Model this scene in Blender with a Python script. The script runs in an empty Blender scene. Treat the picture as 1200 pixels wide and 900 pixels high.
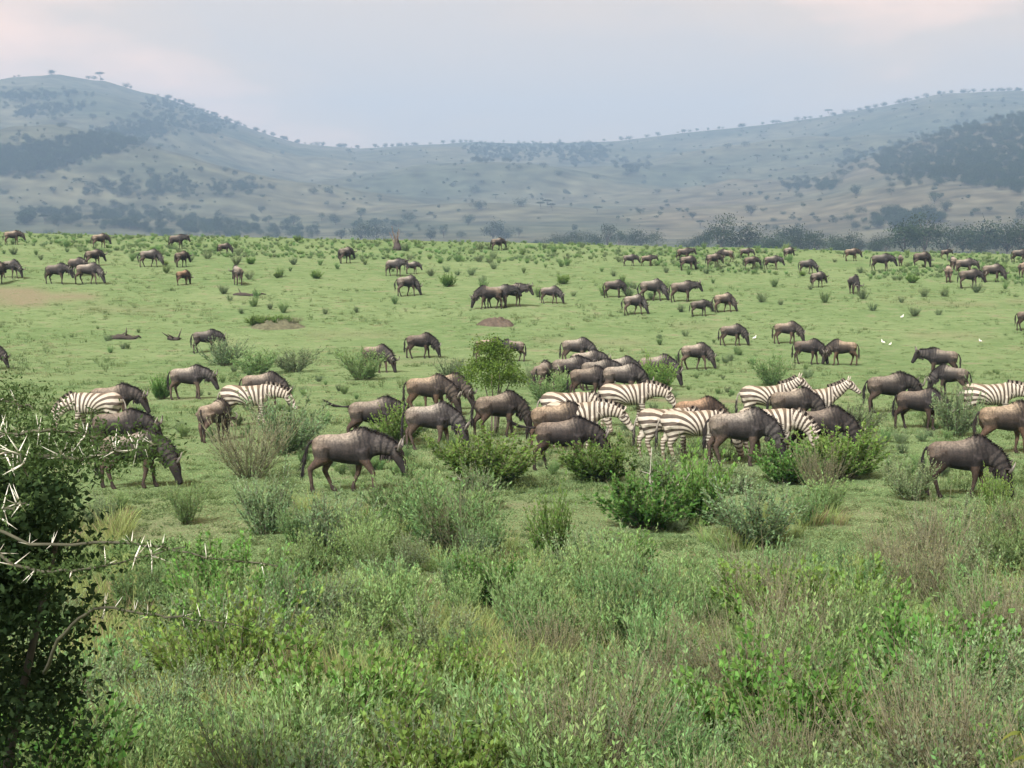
import bpy, math, random
import numpy as np
from mathutils import Vector

random.seed(7)
RNG = np.random.default_rng(7)
sc = bpy.context.scene
col = sc.collection

# ------------------------------------------------------------------ camera, sky, sun, exposure
PW, PH, F = 1200.0, 900.0, 1900.0
PITCH = math.atan(174.0 / F)
EYE = np.array([0.0, 0.0, 5.4])
cam_d = bpy.data.cameras.new('camera')
cam_d.sensor_width = 36.0
cam_d.lens = F / PW * 36.0
cam_d.clip_start = 0.1
cam_d.clip_end = 20000.0
cam = bpy.data.objects.new('camera', cam_d)
col.objects.link(cam)
cam.location = EYE
cam.rotation_euler = (math.pi / 2 - PITCH, 0, 0)
sc.camera = cam

SUN_EL, SUN_AZ = math.radians(45), math.radians(205)      # azimuth clockwise from +Y (view direction)
world = bpy.data.worlds.new('World')
sc.world = world
world.use_nodes = True
nt = world.node_tree
nt.nodes.clear()
wo = nt.nodes.new('ShaderNodeOutputWorld')
bg = nt.nodes.new('ShaderNodeBackground')
sky = nt.nodes.new('ShaderNodeTexSky')
sky.sky_type = 'NISHITA'
sky.sun_disc = False
sky.sun_elevation = SUN_EL
sky.sun_rotation = SUN_AZ
sky.dust_density = 2.0
bg.inputs['Strength'].default_value = 0.1
# cloud deck: soft noise over the dome, in front of the clear sky
tc = nt.nodes.new('ShaderNodeTexCoord')
mp = nt.nodes.new('ShaderNodeMapping')
mp.inputs['Scale'].default_value = (1.5, 1.5, 5.0)
mp.inputs['Location'].default_value = (2.7, 1.1, 0.2)
nz = nt.nodes.new('ShaderNodeTexNoise')
nz.inputs['Scale'].default_value = 2.2
nz.inputs['Detail'].default_value = 5
nz.inputs['Roughness'].default_value = 0.5
rp = nt.nodes.new('ShaderNodeValToRGB')
rp.color_ramp.elements[0].position = 0.38
rp.color_ramp.elements[0].color = (4.2, 3.25, 2.45, 1)
rp.color_ramp.elements[1].position = 0.57
rp.color_ramp.elements[1].color = (7.4, 4.6, 2.9, 1)
e = rp.color_ramp.elements.new(0.475)
e.color = (4.8, 3.45, 2.3, 1)
mx = nt.nodes.new('ShaderNodeMixRGB')
mx.inputs['Fac'].default_value = 0.9
nt.links.new(tc.outputs['Generated'], mp.inputs['Vector'])
nt.links.new(mp.outputs['Vector'], nz.inputs['Vector'])
nt.links.new(nz.outputs['Fac'], rp.inputs['Fac'])
nt.links.new(sky.outputs['Color'], mx.inputs[1])
nt.links.new(rp.outputs['Color'], mx.inputs[2])
nt.links.new(mx.outputs['Color'], bg.inputs['Color'])
nt.links.new(bg.outputs['Background'], wo.inputs['Surface'])

sun_d = bpy.data.lights.new('sun', 'SUN')
sun_d.energy = 4.2
sun_d.angle = math.radians(14)
sun_d.color = (1.0, 0.99, 0.96)
sun = bpy.data.objects.new('sun', sun_d)
col.objects.link(sun)
sdir = Vector((math.sin(SUN_AZ) * math.cos(SUN_EL), math.cos(SUN_AZ) * math.cos(SUN_EL), math.sin(SUN_EL)))
sun.rotation_euler = sdir.to_track_quat('Z', 'Y').to_euler()
sun.location = sdir * 100

sc.view_settings.view_transform = 'Standard'
sc.view_settings.look = 'None'
sc.view_settings.exposure = 1.25
sc.view_settings.gamma = 1.0
sc.view_settings.use_curve_mapping = False
cy = sc.cycles
cy.use_denoising = True
cy.use_adaptive_sampling = True
cy.adaptive_threshold = 0.02
cy.max_bounces = 6
cy.diffuse_bounces = 5
cy.glossy_bounces = 2
cy.transmission_bounces = 3
cy.volume_bounces = 0
cy.transparent_max_bounces = 4
cy.caustics_reflective = False
cy.caustics_refractive = False

# ------------------------------------------------------------------ small helpers
def tag(o, label=None, cat=None, group=None, kind=None):
    if label: o['label'] = label
    if cat: o['category'] = cat
    if group: o['group'] = group
    if kind: o['kind'] = kind
    return o

def link(name, data, mat=None, parent=None):
    if mat is not None and not data.materials:
        data.materials.append(mat)
    o = bpy.data.objects.new(name, data)
    col.objects.link(o)
    if parent is not None:
        o.parent = parent
    return o

def empty(name, loc, rz=0.0, s=1.0):
    o = bpy.data.objects.new(name, None)
    o.empty_display_size = 0.2
    col.objects.link(o)
    o.location = loc
    o.rotation_euler = (0, 0, rz)
    o.scale = (s, s, s)
    return o

def unit(v):
    v = np.asarray(v, float)
    return v / np.maximum(np.linalg.norm(v, axis=-1, keepdims=True), 1e-9)

def _hash(i, j, seed):
    h = (i.astype(np.int64) * 374761393 + j.astype(np.int64) * 668265263 + seed * 1442695041) & 0x7fffffff
    h = ((h ^ (h >> 13)) * 1274126177) & 0x7fffffff
    return ((h ^ (h >> 16)) & 0xffff) / 65535.0

def vnoise(x, y, seed=0):
    x = np.asarray(x, float); y = np.asarray(y, float)
    i = np.floor(x); j = np.floor(y)
    fx = x - i; fy = y - j
    fx = fx * fx * (3 - 2 * fx); fy = fy * fy * (3 - 2 * fy)
    a = _hash(i, j, seed); b = _hash(i + 1, j, seed); c = _hash(i, j + 1, seed); d = _hash(i + 1, j + 1, seed)
    return (a * (1 - fx) + b * fx) * (1 - fy) + (c * (1 - fx) + d * fx) * fy

def fbm(x, y, seed=0, octs=4):
    s = 0; a = 0.5
    for k in range(octs):
        s = s + a * vnoise(x * 2 ** k, y * 2 ** k, seed + k)
        a *= 0.5
    return s

def sstep(a, b, x):
    t = np.clip((np.asarray(x, float) - a) / (b - a), 0, 1)
    return t * t * (3 - 2 * t)

class MB:
    """collects vertices, faces and colours and turns them into one mesh"""
    def __init__(self):
        self.V = []; self.Q = []; self.T = []; self.C = []; self.n = 0
    def add(self, V, Q=None, T=None, C=(0.5, 0.5, 0.5)):
        V = np.asarray(V, float).reshape(-1, 3)
        C = np.asarray(C, float)
        if C.ndim == 1:
            C = np.tile(C, (len(V), 1))
        if Q is not None and len(Q): self.Q.append(np.asarray(Q, int).reshape(-1, 4) + self.n)
        if T is not None and len(T): self.T.append(np.asarray(T, int).reshape(-1, 3) + self.n)
        self.V.append(V); self.C.append(C); self.n += len(V)
    def mesh(self, name, smooth=False):
        V = np.concatenate(self.V)
        Q = np.concatenate(self.Q) if self.Q else np.zeros((0, 4), int)
        T = np.concatenate(self.T) if self.T else np.zeros((0, 3), int)
        C = np.concatenate(self.C)
        me = bpy.data.meshes.new(name)
        me.vertices.add(len(V)); me.vertices.foreach_set('co', V.astype(np.float32).ravel())
        me.loops.add(Q.size + T.size)
        me.loops.foreach_set('vertex_index', np.concatenate([Q.ravel(), T.ravel()]).astype(np.int32))
        me.polygons.add(len(Q) + len(T))
        st = np.concatenate([np.arange(len(Q)) * 4, Q.size + np.arange(len(T)) * 3]).astype(np.int32)
        me.polygons.foreach_set('loop_start', st)
        me.update(calc_edges=True)
        if smooth:
            me.polygons.foreach_set('use_smooth', np.ones(len(me.polygons), bool))
        at = me.attributes.new('col', 'FLOAT_COLOR', 'POINT')
        at.data.foreach_set('color', np.concatenate([C, np.ones((len(C), 1))], 1).astype(np.float32).ravel())
        me.validate()
        return me

def add_leaves(mb, P, D, L, W, C, rng, fold=0.15):
    P = np.asarray(P, float); n = len(P)
    if n == 0: return
    D = unit(D)
    L = np.broadcast_to(np.asarray(L, float), (n,))[:, None]
    W = np.broadcast_to(np.asarray(W, float), (n,))[:, None]
    S = unit(np.cross(D, rng.normal(size=(n, 3)) + np.array([0, 0, 0.8])))
    N = np.cross(S, D)
    N *= np.sign(N[:, 2:3] + 1e-6)
    b = P
    m = P + D * L * 0.45 - N * W * fold
    r = m + S * W * 0.5 + N * W * fold * 2
    l = m - S * W * 0.5 + N * W * fold * 2
    t = P + D * L
    V = np.stack([b, r, t, l], 1).reshape(-1, 3)
    Q = np.arange(n * 4).reshape(n, 4)
    C = np.asarray(C, float)
    if C.ndim == 1: C = np.tile(C, (n, 1))
    mb.add(V, Q=Q, C=np.repeat(C, 4, 0))

def add_blades(mb, P, D, L, W, B, C, rng, tipC=None):
    """curved tapered strips; B is the bend vector (world) as a fraction of the length"""
    P = np.asarray(P, float); n = len(P)
    if n == 0: return
    D = unit(D)
    L = np.broadcast_to(np.asarray(L, float), (n,))[:, None]
    W = np.broadcast_to(np.asarray(W, float), (n,))[:, None]
    S = unit(np.cross(D, rng.normal(size=(n, 3))))
    ts = (0.0, 0.4, 0.75, 1.0); ws = (0.8, 1.0, 0.65, 0.0)
    rows = []
    C = np.asarray(C, float)
    if C.ndim == 1: C = np.tile(C, (n, 1))
    tC = C if tipC is None else (np.tile(np.asarray(tipC, float), (n, 1)) if np.asarray(tipC).ndim == 1 else np.asarray(tipC))
    cols = []
    for t, w in zip(ts, ws):
        c = P + D * L * t + B * L * t * t
        cc = C * (1 - t) + tC * t
        if w > 0:
            rows += [c - S * W * w * 0.5, c + S * W * w * 0.5]; cols += [cc, cc]
        else:
            rows.append(c); cols.append(cc)
    V = np.stack(rows, 1).reshape(-1, 3)
    CC = np.stack(cols, 1).reshape(-1, 3)
    k = np.arange(n)[:, None] * 7
    Q = np.concatenate([k + np.array([0, 1, 3, 2]), k + np.array([2, 3, 5, 4])], 0)
    T = k + np.array([4, 5, 6])
    mb.add(V, Q=Q, T=T, C=CC)

def add_tube(mb, pts, rad, sides=5, C=(0.1, 0.08, 0.06), flat=None):
    """tapered tube with closed ends; rad may be a list of (half_width, half_height)"""
    pts = np.asarray(pts, float); k = len(pts)
    tan = unit(np.gradient(pts, axis=0))
    V = []
    for i in range(k):
        t = tan[i]
        ref = np.array([0, 1, 0]) if abs(t[1]) < 0.9 else np.array([1, 0, 0])
        s = unit(np.cross(t, np.cross(ref, t)) if flat else np.cross(t, ref))
        u = unit(np.cross(s, t))
        r = rad[i]
        rw, rh = (r, r) if np.isscalar(r) else r
        a = np.linspace(0, 2 * np.pi, sides, endpoint=False)
        V.append(pts[i] + np.outer(np.cos(a) * rw, s) + np.outer(np.sin(a) * rh, u))
    V = np.concatenate(V)
    Q = []
    for i in range(k - 1):
        for j in range(sides):
            j2 = (j + 1) % sides
            Q.append([i * sides + j, i * sides + j2, (i + 1) * sides + j2, (i + 1) * sides + j])
    V = np.concatenate([V, pts[:1], pts[-1:]])
    n = k * sides
    T = [[n, (j + 1) % sides, j] for j in range(sides)] + [[n + 1, (k - 1) * sides + j, (k - 1) * sides + (j + 1) % sides] for j in range(sides)]
    mb.add(V, Q=Q, T=T, C=C)

# ------------------------------------------------------------------ materials
def new_mat(name):
    m = bpy.data.materials.new(name)
    m.use_nodes = True
    m.node_tree.nodes.clear()
    out = m.node_tree.nodes.new('ShaderNodeOutputMaterial')
    return m, m.node_tree, out

def mat_leaf(name, trans=0.35, var=0.35, hue=0.04):
    m, t, out = new_mat(name)
    at = t.nodes.new('ShaderNodeAttribute'); at.attribute_name = 'col'
    oi = t.nodes.new('ShaderNodeObjectInfo')
    mr = t.nodes.new('ShaderNodeMapRange'); mr.inputs['To Min'].default_value = 1 - var; mr.inputs['To Max'].default_value = 1 + var
    t.links.new(oi.outputs['Random'], mr.inputs['Value'])
    hs = t.nodes.new('ShaderNodeHueSaturation')
    m2 = t.nodes.new('ShaderNodeMath'); m2.operation = 'MULTIPLY'; m2.inputs[1].default_value = 7.31
    m3 = t.nodes.new('ShaderNodeMath'); m3.operation = 'FRACT'
    t.links.new(oi.outputs['Random'], m2.inputs[0]); t.links.new(m2.outputs[0], m3.inputs[0])
    mh = t.nodes.new('ShaderNodeMapRange'); mh.inputs['To Min'].default_value = 0.5 - hue; mh.inputs['To Max'].default_value = 0.5 + hue
    t.links.new(m3.outputs[0], mh.inputs['Value'])
    t.links.new(mh.outputs[0], hs.inputs['Hue'])
    t.links.new(mr.outputs[0], hs.inputs['Value'])
    t.links.new(at.outputs['Color'], hs.inputs['Color'])
    d = t.nodes.new('ShaderNodeBsdfDiffuse')
    tr = t.nodes.new('ShaderNodeBsdfTranslucent')
    ms = t.nodes.new('ShaderNodeMixShader'); ms.inputs[0].default_value = trans
    t.links.new(hs.outputs['Color'], d.inputs['Color']); t.links.new(hs.outputs['Color'], tr.inputs['Color'])
    t.links.new(d.outputs[0], ms.inputs[1]); t.links.new(tr.outputs[0], ms.inputs[2])
    t.links.new(ms.outputs[0], out.inputs['Surface'])
    return m

def mat_attr(name, rough=0.85, noise=0.25, nscale=9.0, tint=False, spec=0.25):
    m, t, out = new_mat(name)
    at = t.nodes.new('ShaderNodeAttribute'); at.attribute_name = 'col'
    tcn = t.nodes.new('ShaderNodeTexCoord')
    n = t.nodes.new('ShaderNodeTexNoise'); n.inputs['Scale'].default_value = nscale; n.inputs['Detail'].default_value = 4
    t.links.new(tcn.outputs['Object'], n.inputs['Vector'])
    mr = t.nodes.new('ShaderNodeMapRange'); mr.inputs['From Min'].default_value = 0.3; mr.inputs['From Max'].default_value = 0.7
    mr.inputs['To Min'].default_value = 1 - noise; mr.inputs['To Max'].default_value = 1 + noise
    t.links.new(n.outputs['Fac'], mr.inputs['Value'])
    mu = t.nodes.new('ShaderNodeVectorMath'); mu.operation = 'SCALE'
    t.links.new(at.outputs['Color'], mu.inputs[0]); t.links.new(mr.outputs[0], mu.inputs['Scale'])
    src = mu.outputs[0]
    if tint:
        oi = t.nodes.new('ShaderNodeObjectInfo')
        m2 = t.nodes.new('ShaderNodeVectorMath'); m2.operation = 'MULTIPLY'
        t.links.new(src, m2.inputs[0]); t.links.new(oi.outputs['Color'], m2.inputs[1])
        src = m2.outputs[0]
    b = t.nodes.new('ShaderNodeBsdfPrincipled')
    b.inputs['Roughness'].default_value = rough
    b.inputs['Specular IOR Level'].default_value = spec
    t.links.new(src, b.inputs['Base Color'])
    t.links.new(b.outputs[0], out.inputs['Surface'])
    return m

M_LEAF = mat_leaf('leaf_green', 0.45, 0.25, 0.018)
M_GRASS = mat_leaf('grass_blade', 0.45, 0.25, 0.022)
M_TREE = mat_leaf('tree_crown', 0.25, 0.25, 0.02)
M_WOOD = mat_attr('bark', 0.9, 0.3, 12.0)
M_COAT = mat_attr('wildebeest_coat', 0.75, 0.42, 24.0, tint=True)
M_HAIR = mat_attr('dark_hair', 0.7, 0.3, 14.0, tint=True)
M_HORN = mat_attr('horn', 0.45, 0.2, 20.0, spec=0.4)
M_EYE = mat_attr('eye', 0.15, 0.0, 5.0, spec=0.6)
M_THORN = mat_attr('thorn', 0.6, 0.15, 30.0)
M_BIRD = mat_attr('white_feather', 0.8, 0.05, 8.0)
M_SOIL = mat_attr('dug_soil', 0.95, 0.35, 6.0)

def mat_zebra():
    m, t, out = new_mat('zebra_coat')
    ph = t.nodes.new('ShaderNodeAttribute'); ph.attribute_name = 'phase'
    at = t.nodes.new('ShaderNodeAttribute'); at.attribute_name = 'col'      # x: force dark, y: plain pale, z: dirt
    tcn = t.nodes.new('ShaderNodeTexCoord')
    n = t.nodes.new('ShaderNodeTexNoise'); n.inputs['Scale'].default_value = 5.0; n.inputs['Detail'].default_value = 3
    t.links.new(tcn.outputs['Object'], n.inputs['Vector'])
    a = t.nodes.new('ShaderNodeMath'); a.operation = 'MULTIPLY_ADD'; a.inputs[1].default_value = 1.6
    t.links.new(n.outputs['Fac'], a.inputs[0]); t.links.new(ph.outputs['Fac'], a.inputs[2])
    s = t.nodes.new('ShaderNodeMath'); s.operation = 'SINE'
    t.links.new(a.outputs[0], s.inputs[0])
    mr = t.nodes.new('ShaderNodeMapRange'); mr.interpolation_type = 'SMOOTHSTEP'
    mr.inputs['From Min'].default_value = -0.22; mr.inputs['From Max'].default_value = 0.12
    t.links.new(s.outputs[0], mr.inputs['Value'])
    sep = t.nodes.new('ShaderNodeSeparateColor'); t.links.new(at.outputs['Color'], sep.inputs[0])
    mxp = t.nodes.new('ShaderNodeMath'); mxp.operation = 'MAXIMUM'
    t.links.new(mr.outputs[0], mxp.inputs[0]); t.links.new(sep.outputs[1], mxp.inputs[1])
    sub = t.nodes.new('ShaderNodeMath'); sub.operation = 'SUBTRACT'; sub.use_clamp = True
    t.links.new(mxp.outputs[0], sub.inputs[0]); t.links.new(sep.outputs[0], sub.inputs[1])
    c = t.nodes.new('ShaderNodeMixRGB')
    c.inputs[1].default_value = (0.036, 0.030, 0.027, 1); c.inputs[2].default_value = (0.45, 0.41, 0.345, 1)
    t.links.new(sub.outputs[0], c.inputs[0])
    c2 = t.nodes.new('ShaderNodeMixRGB'); c2.inputs[2].default_value = (0.20, 0.145, 0.09, 1)
    mm = t.nodes.new('ShaderNodeMath'); mm.operation = 'MULTIPLY'
    t.links.new(sep.outputs[2], mm.inputs[0]); t.links.new(n.outputs['Fac'], mm.inputs[1])
    t.links.new(mm.outputs[0], c2.inputs[0]); t.links.new(c.outputs[0], c2.inputs[1])
    b = t.nodes.new('ShaderNodeBsdfPrincipled'); b.inputs['Roughness'].default_value = 0.7
    b.inputs['Specular IOR Level'].default_value = 0.25
    t.links.new(c2.outputs[0], b.inputs['Base Color']); t.links.new(b.outputs[0], out.inputs['Surface'])
    return m
M_ZEBRA = mat_zebra()

def mat_ground():
    m, t, out = new_mat('plain_grass')
    tcn = t.nodes.new('ShaderNodeTexCoord')
    at = t.nodes.new('ShaderNodeAttribute'); at.attribute_name = 'soil'
    def noise(scale, detail=4, rough=0.55):
        n = t.nodes.new('ShaderNodeTexNoise'); n.inputs['Scale'].default_value = scale
        n.inputs['Detail'].default_value = detail; n.inputs['Roughness'].default_value = rough
        t.links.new(tcn.outputs['Object'], n.inputs['Vector']); return n
    n1 = noise(0.09, 5); n2 = noise(0.9, 6, 0.6); n3 = noise(9.0, 5, 0.65)
    r1 = t.nodes.new('ShaderNodeValToRGB')
    r1.color_ramp.elements[0].position = 0.38; r1.color_ramp.elements[0].color = (0.100, 0.150, 0.066, 1)
    r1.color_ramp.elements[1].position = 0.64; r1.color_ramp.elements[1].color = (0.152, 0.195, 0.098, 1)
    t.links.new(n1.outputs['Fac'], r1.inputs['Fac'])
    r2 = t.nodes.new('ShaderNodeValToRGB')
    r2.color_ramp.elements[0].position = 0.40; r2.color_ramp.elements[0].color = (0.096, 0.150, 0.058, 1)
    r2.color_ramp.elements[1].position = 0.62; r2.color_ramp.elements[1].color = (0.152, 0.210, 0.094, 1)
    t.links.new(n2.outputs['Fac'], r2.inputs['Fac'])
    mxa = t.nodes.new('ShaderNodeMixRGB'); mxa.inputs[0].default_value = 0.5
    t.links.new(r1.outputs[0], mxa.inputs[1]); t.links.new(r2.outputs[0], mxa.inputs[2])
    # bare earth: the mapped patches plus small worn spots
    sp = t.nodes.new('ShaderNodeMapRange'); sp.inputs['From Min'].default_value = 0.57; sp.inputs['From Max'].default_value = 0.70
    t.links.new(n2.outputs['Fac'], sp.inputs['Value'])
    spm = t.nodes.new('ShaderNodeMath'); spm.operation = 'MULTIPLY'; spm.inputs[1].default_value = 0.6
    t.links.new(sp.outputs[0], spm.inputs[0])
    bro = t.nodes.new('ShaderNodeMath'); bro.operation = 'MULTIPLY'
    nb = t.nodes.new('ShaderNodeMapRange'); nb.inputs['From Min'].default_value = 0.3; nb.inputs['From Max'].default_value = 0.6
    nb.inputs['To Min'].default_value = 0.35
    t.links.new(n3.outputs['Fac'], nb.inputs['Value'])
    t.links.new(at.outputs['Fac'], bro.inputs[0]); t.links.new(nb.outputs[0], bro.inputs[1])
    mxm = t.nodes.new('ShaderNodeMath'); mxm.operation = 'MAXIMUM'
    t.links.new(spm.outputs[0], mxm.inputs[0]); t.links.new(bro.outputs[0], mxm.inputs[1])
    mxb = t.nodes.new('ShaderNodeMixRGB'); mxb.inputs[2].default_value = (0.172, 0.145, 0.100, 1)
    t.links.new(mxm.outputs[0], mxb.inputs[0]); t.links.new(mxa.outputs[0], mxb.inputs[1])
    v = t.nodes.new('ShaderNodeMapRange'); v.inputs['From Min'].default_value = 0.25; v.inputs['From Max'].default_value = 0.75
    v.inputs['To Min'].default_value = 0.76; v.inputs['To Max'].default_value = 1.2
    t.links.new(n3.outputs['Fac'], v.inputs['Value'])
    sca = t.nodes.new('ShaderNodeVectorMath'); sca.operation = 'SCALE'
    t.links.new(mxb.outputs[0], sca.inputs[0]); t.links.new(v.outputs[0], sca.inputs['Scale'])
    b = t.nodes.new('ShaderNodeBsdfDiffuse')
    bp = t.nodes.new('ShaderNodeBump'); bp.inputs['Strength'].default_value = 0.6; bp.inputs['Distance'].default_value = 0.06
    t.links.new(n3.outputs['Fac'], bp.inputs['Height']); t.links.new(bp.outputs[0], b.inputs['Normal'])
    t.links.new(sca.outputs[0], b.inputs['Color']); t.links.new(b.outputs[0], out.inputs['Surface'])
    return m

def mat_hill():
    m, t, out = new_mat('hill_grass')
    tcn = t.nodes.new('ShaderNodeTexCoord')
    at = t.nodes.new('ShaderNodeAttribute'); at.attribute_name = 'soil'
    def noise(scale, detail=5):
        n = t.nodes.new('ShaderNodeTexNoise'); n.inputs['Scale'].default_value = scale; n.inputs['Detail'].default_value = detail
        t.links.new(tcn.outputs['Object'], n.inputs['Vector']); return n
    n1 = noise(0.0035); n2 = noise(0.03, 6)
    r = t.nodes.new('ShaderNodeValToRGB')
    r.color_ramp.elements[0].position = 0.38; r.color_ramp.elements[0].color = (0.056, 0.066, 0.044, 1)
    r.color_ramp.elements[1].position = 0.66; r.color_ramp.elements[1].color = (0.098, 0.096, 0.062, 1)
    t.links.new(n1.outputs['Fac'], r.inputs['Fac'])
    mxb = t.nodes.new('ShaderNodeMixRGB'); mxb.inputs[2].default_value = (0.120, 0.104, 0.075, 1)
    t.links.new(at.outputs['Fac'], mxb.inputs[0]); t.links.new(r.outputs[0], mxb.inputs[1])
    v = t.nodes.new('ShaderNodeMapRange'); v.inputs['From Min'].default_value = 0.3; v.inputs['From Max'].default_value = 0.7
    v.inputs['To Min'].default_value = 0.45; v.inputs['To Max'].default_value = 1.35
    t.links.new(n2.outputs['Fac'], v.inputs['Value'])
    sca = t.nodes.new('ShaderNodeVectorMath'); sca.operation = 'SCALE'
    t.links.new(mxb.outputs[0], sca.inputs[0]); t.links.new(v.outputs[0], sca.inputs['Scale'])
    b = t.nodes.new('ShaderNodeBsdfDiffuse')
    t.links.new(sca.outputs[0], b.inputs['Color']); t.links.new(b.outputs[0], out.inputs['Surface'])
    return m

# ------------------------------------------------------------------ terrain
def raydir(px, py):
    px = np.asarray(px, float); py = np.asarray(py, float)
    u = (px - 600.0) / F; v = (450.0 - py) / F
    c, s = math.cos(PITCH), math.sin(PITCH)
    return np.stack([u, c + v * s, v * c - s + 0 * u], -1)

PROF_D = [0, 6, 12, 20, 28, 34, 44, 53, 60, 75, 86, 95, 105, 130, 160, 175, 188, 230, 400, 800, 1300, 1500, 9000]
PROF_Z = [3.0, 2.45, 1.5, 0.5, 0.08, 0, -.25, -.45, -.65, -.95, -.95, -.4, 0.6, 2.45, 4.3, 4.65, 4.5, 3.0, -2.0, -4.0, 0, 2, 2]

def sky_tab(pts):
    p = np.array(pts, float)
    d = raydir(p[:, 0], p[:, 1])
    h = np.hypot(d[:, 0], d[:, 1])
    return np.arctan2(d[:, 0], d[:, 1]), d[:, 2] / h
MAIN_A, MAIN_E = sky_tab([(-1500, 200), (-900, 190), (-500, 150), (-200, 112), (0, 92), (60, 86), (120, 94), (200, 116), (260, 138), (300, 153), (350, 168), (420, 174), (500, 169),
                          (560, 166), (640, 168), (720, 165), (800, 155), (900, 145), (970, 136), (1050, 121), (1100, 110), (1150, 107), (1200, 106), (1500, 112), (1900, 150), (2600, 200)])
SPUR_A, SPUR_E = sky_tab([(400, 310), (600, 280), (700, 264), (760, 250), (830, 238), (900, 222), (960, 206), (1000, 190), (1060, 170), (1120, 150), (1200, 135), (1500, 115), (2000, 160), (2600, 220)])

def ground_z(x, y):
    x = np.asarray(x, float); y = np.asarray(y, float)
    d = np.hypot(x, y)
    ang = np.arctan2(x, y)
    z = np.interp(d, PROF_D, PROF_Z)
    # round the profile's corners a little
    z = 0.5 * z + 0.25 * (np.interp(d * 0.95, PROF_D, PROF_Z) + np.interp(d * 1.05, PROF_D, PROF_Z))
    t = np.clip(ang, -0.5, 0.5)
    k = sstep(75, 165, d) * (1 - sstep(200, 700, d))
    z = z - 3.8 * t * k
    near = 1 - sstep(150, 500, d)
    z = z + near * (fbm(x / 9.0, y / 9.0, 3) - 0.47) * 0.35 * sstep(6, 30, d) + near * (fbm(x / 1.6, y / 1.6, 9, 2) - 0.37) * 0.08
    if d.size and float(d.max()) <= 1000.0:
        return z
    w = sstep(1000, 1500, d)
    return z * (1 - w) + np.maximum(hill_z(x, y, d, ang), -6) * w

def hill_z(x, y, d, ang):
    R = 3600 + 350 * np.sin(ang * 5.0 + 1.0)
    e = np.interp(ang, MAIN_A, MAIN_E)
    zr = 5.4 + e * R
    s = np.clip((d - 1350) / (R - 1350), 0, 1)
    rough = (fbm(x / 420.0, y / 420.0, 21, 5) - 0.48)
    zm = 2 + (zr - 2) * s ** 1.25 + rough * 110 * np.sin(np.pi * s)
    zm = np.where(d > R, zr - (d - R) * 0.12, zm)
    R2 = 2350.0
    e2 = np.interp(ang, SPUR_A, SPUR_E)
    zr2 = 5.4 + e2 * R2
    s2 = np.clip((d - 1150) / (R2 - 1150), 0, 1)
    z2 = (zr2 + 6) * s2 ** 1.1 - 6 + (fbm(x / 260.0, y / 260.0, 33, 4) - 0.48) * 30 * np.sin(np.pi * s2)
    z2 = np.where(d > R2, zr2 - (d - R2) * 0.22, z2)
    return np.maximum(zm, z2)

def hit(px, py, lo=None, hi=None):
    """first point where the pixel's ray meets the ground; the plain for rows below its crest, the hills above"""
    px = np.atleast_1d(np.asarray(px, float)); py = np.atleast_1d(np.asarray(py, float))
    out = np.full((len(px), 3), np.nan)
    D = raydir(px, py)
    D = D / np.hypot(D[:, 0], D[:, 1])[:, None]
    todo = np.arange(len(px))
    for t_lo, t_hi, n in (((3.0, 230.0, 110), (1000.0, 5000.0, 240)) if lo is None else ((lo, hi, 240),)):
        ts = np.geomspace(t_lo, t_hi, n)
        left = []
        for a in range(0, len(todo), 2000):
            ii = todo[a:a + 2000]
            d = D[ii]
            below = EYE[2] + d[:, 2:3] * ts < ground_z(d[:, 0:1] * ts, d[:, 1:2] * ts)
            ok = below.any(1)
            i = np.maximum(below.argmax(1), 1)
            t0, t1 = ts[i - 1], ts[i]
            for _ in range(9):
                tm = (t0 + t1) / 2
                b = EYE[2] + d[:, 2] * tm < ground_z(d[:, 0] * tm, d[:, 1] * tm)
                t1 = np.where(b, tm, t1); t0 = np.where(b, t0, tm)
            x = d[:, 0] * t1; y = d[:, 1] * t1
            P = np.stack([x, y, ground_z(x, y)], 1)
            out[ii[ok]] = P[ok]
            left.append(ii[~ok])
        todo = np.concatenate(left) if left else np.zeros(0, int)
        if not len(todo): break
    return out

def at(px, py, depth):
    d = raydir(px, py)
    return EYE + d * (depth / d[..., 1:2])

# soil patches on the plain: pixel centre, half sizes in metres
SOIL = [(22, 347, 5, 4.5, 1.0), (583, 380, 1.5, 1.2, 0.4), (322, 381, 2.0, 1.2, 0.2), (250, 347, 5, 1.0, 0.6), (810, 468, 4.5, 1.2, 0.9), (300, 665, 1.3, 1.0, 0.8), (215, 622, 1.8, 1.6, 0.5), (720, 640, 1.4, .7, .4), (430, 395, 5, 1.5, .35), (1080, 395, 6, 1.2, .4), (700, 400, 4, 1.2, .4), (120, 360, 5, 1.5, .4), (1020, 605, 1.2, 0.6, 0.5),
        (180, 398, 4.0, 0.7, 0.7), (1170, 355, 8, 2, 0.5), (600, 590, 0.9, 0.8, 0.6), (880, 380, 6, 1.2, 0.4), (500, 425, 3, 1, 0.4)]
sp = hit([s[0] for s in SOIL], [s[1] for s in SOIL])

def soil_mask(x, y):
    w = np.zeros_like(x)
    jx = (fbm(x / 2.2, y / 2.2, 51) - 0.47) * 2.2; jy = (fbm(x / 2.2, y / 2.2, 57) - 0.47) * 2.2
    for s, p in zip(SOIL, sp):
        q = np.hypot((x - p[0]) / s[2] + jx * 0.6, (y - p[1]) / s[3] + jy * 0.6)
        w = np.maximum(w, s[4] * (1 - sstep(0.55, 1.1, q)))
    return w

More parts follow.
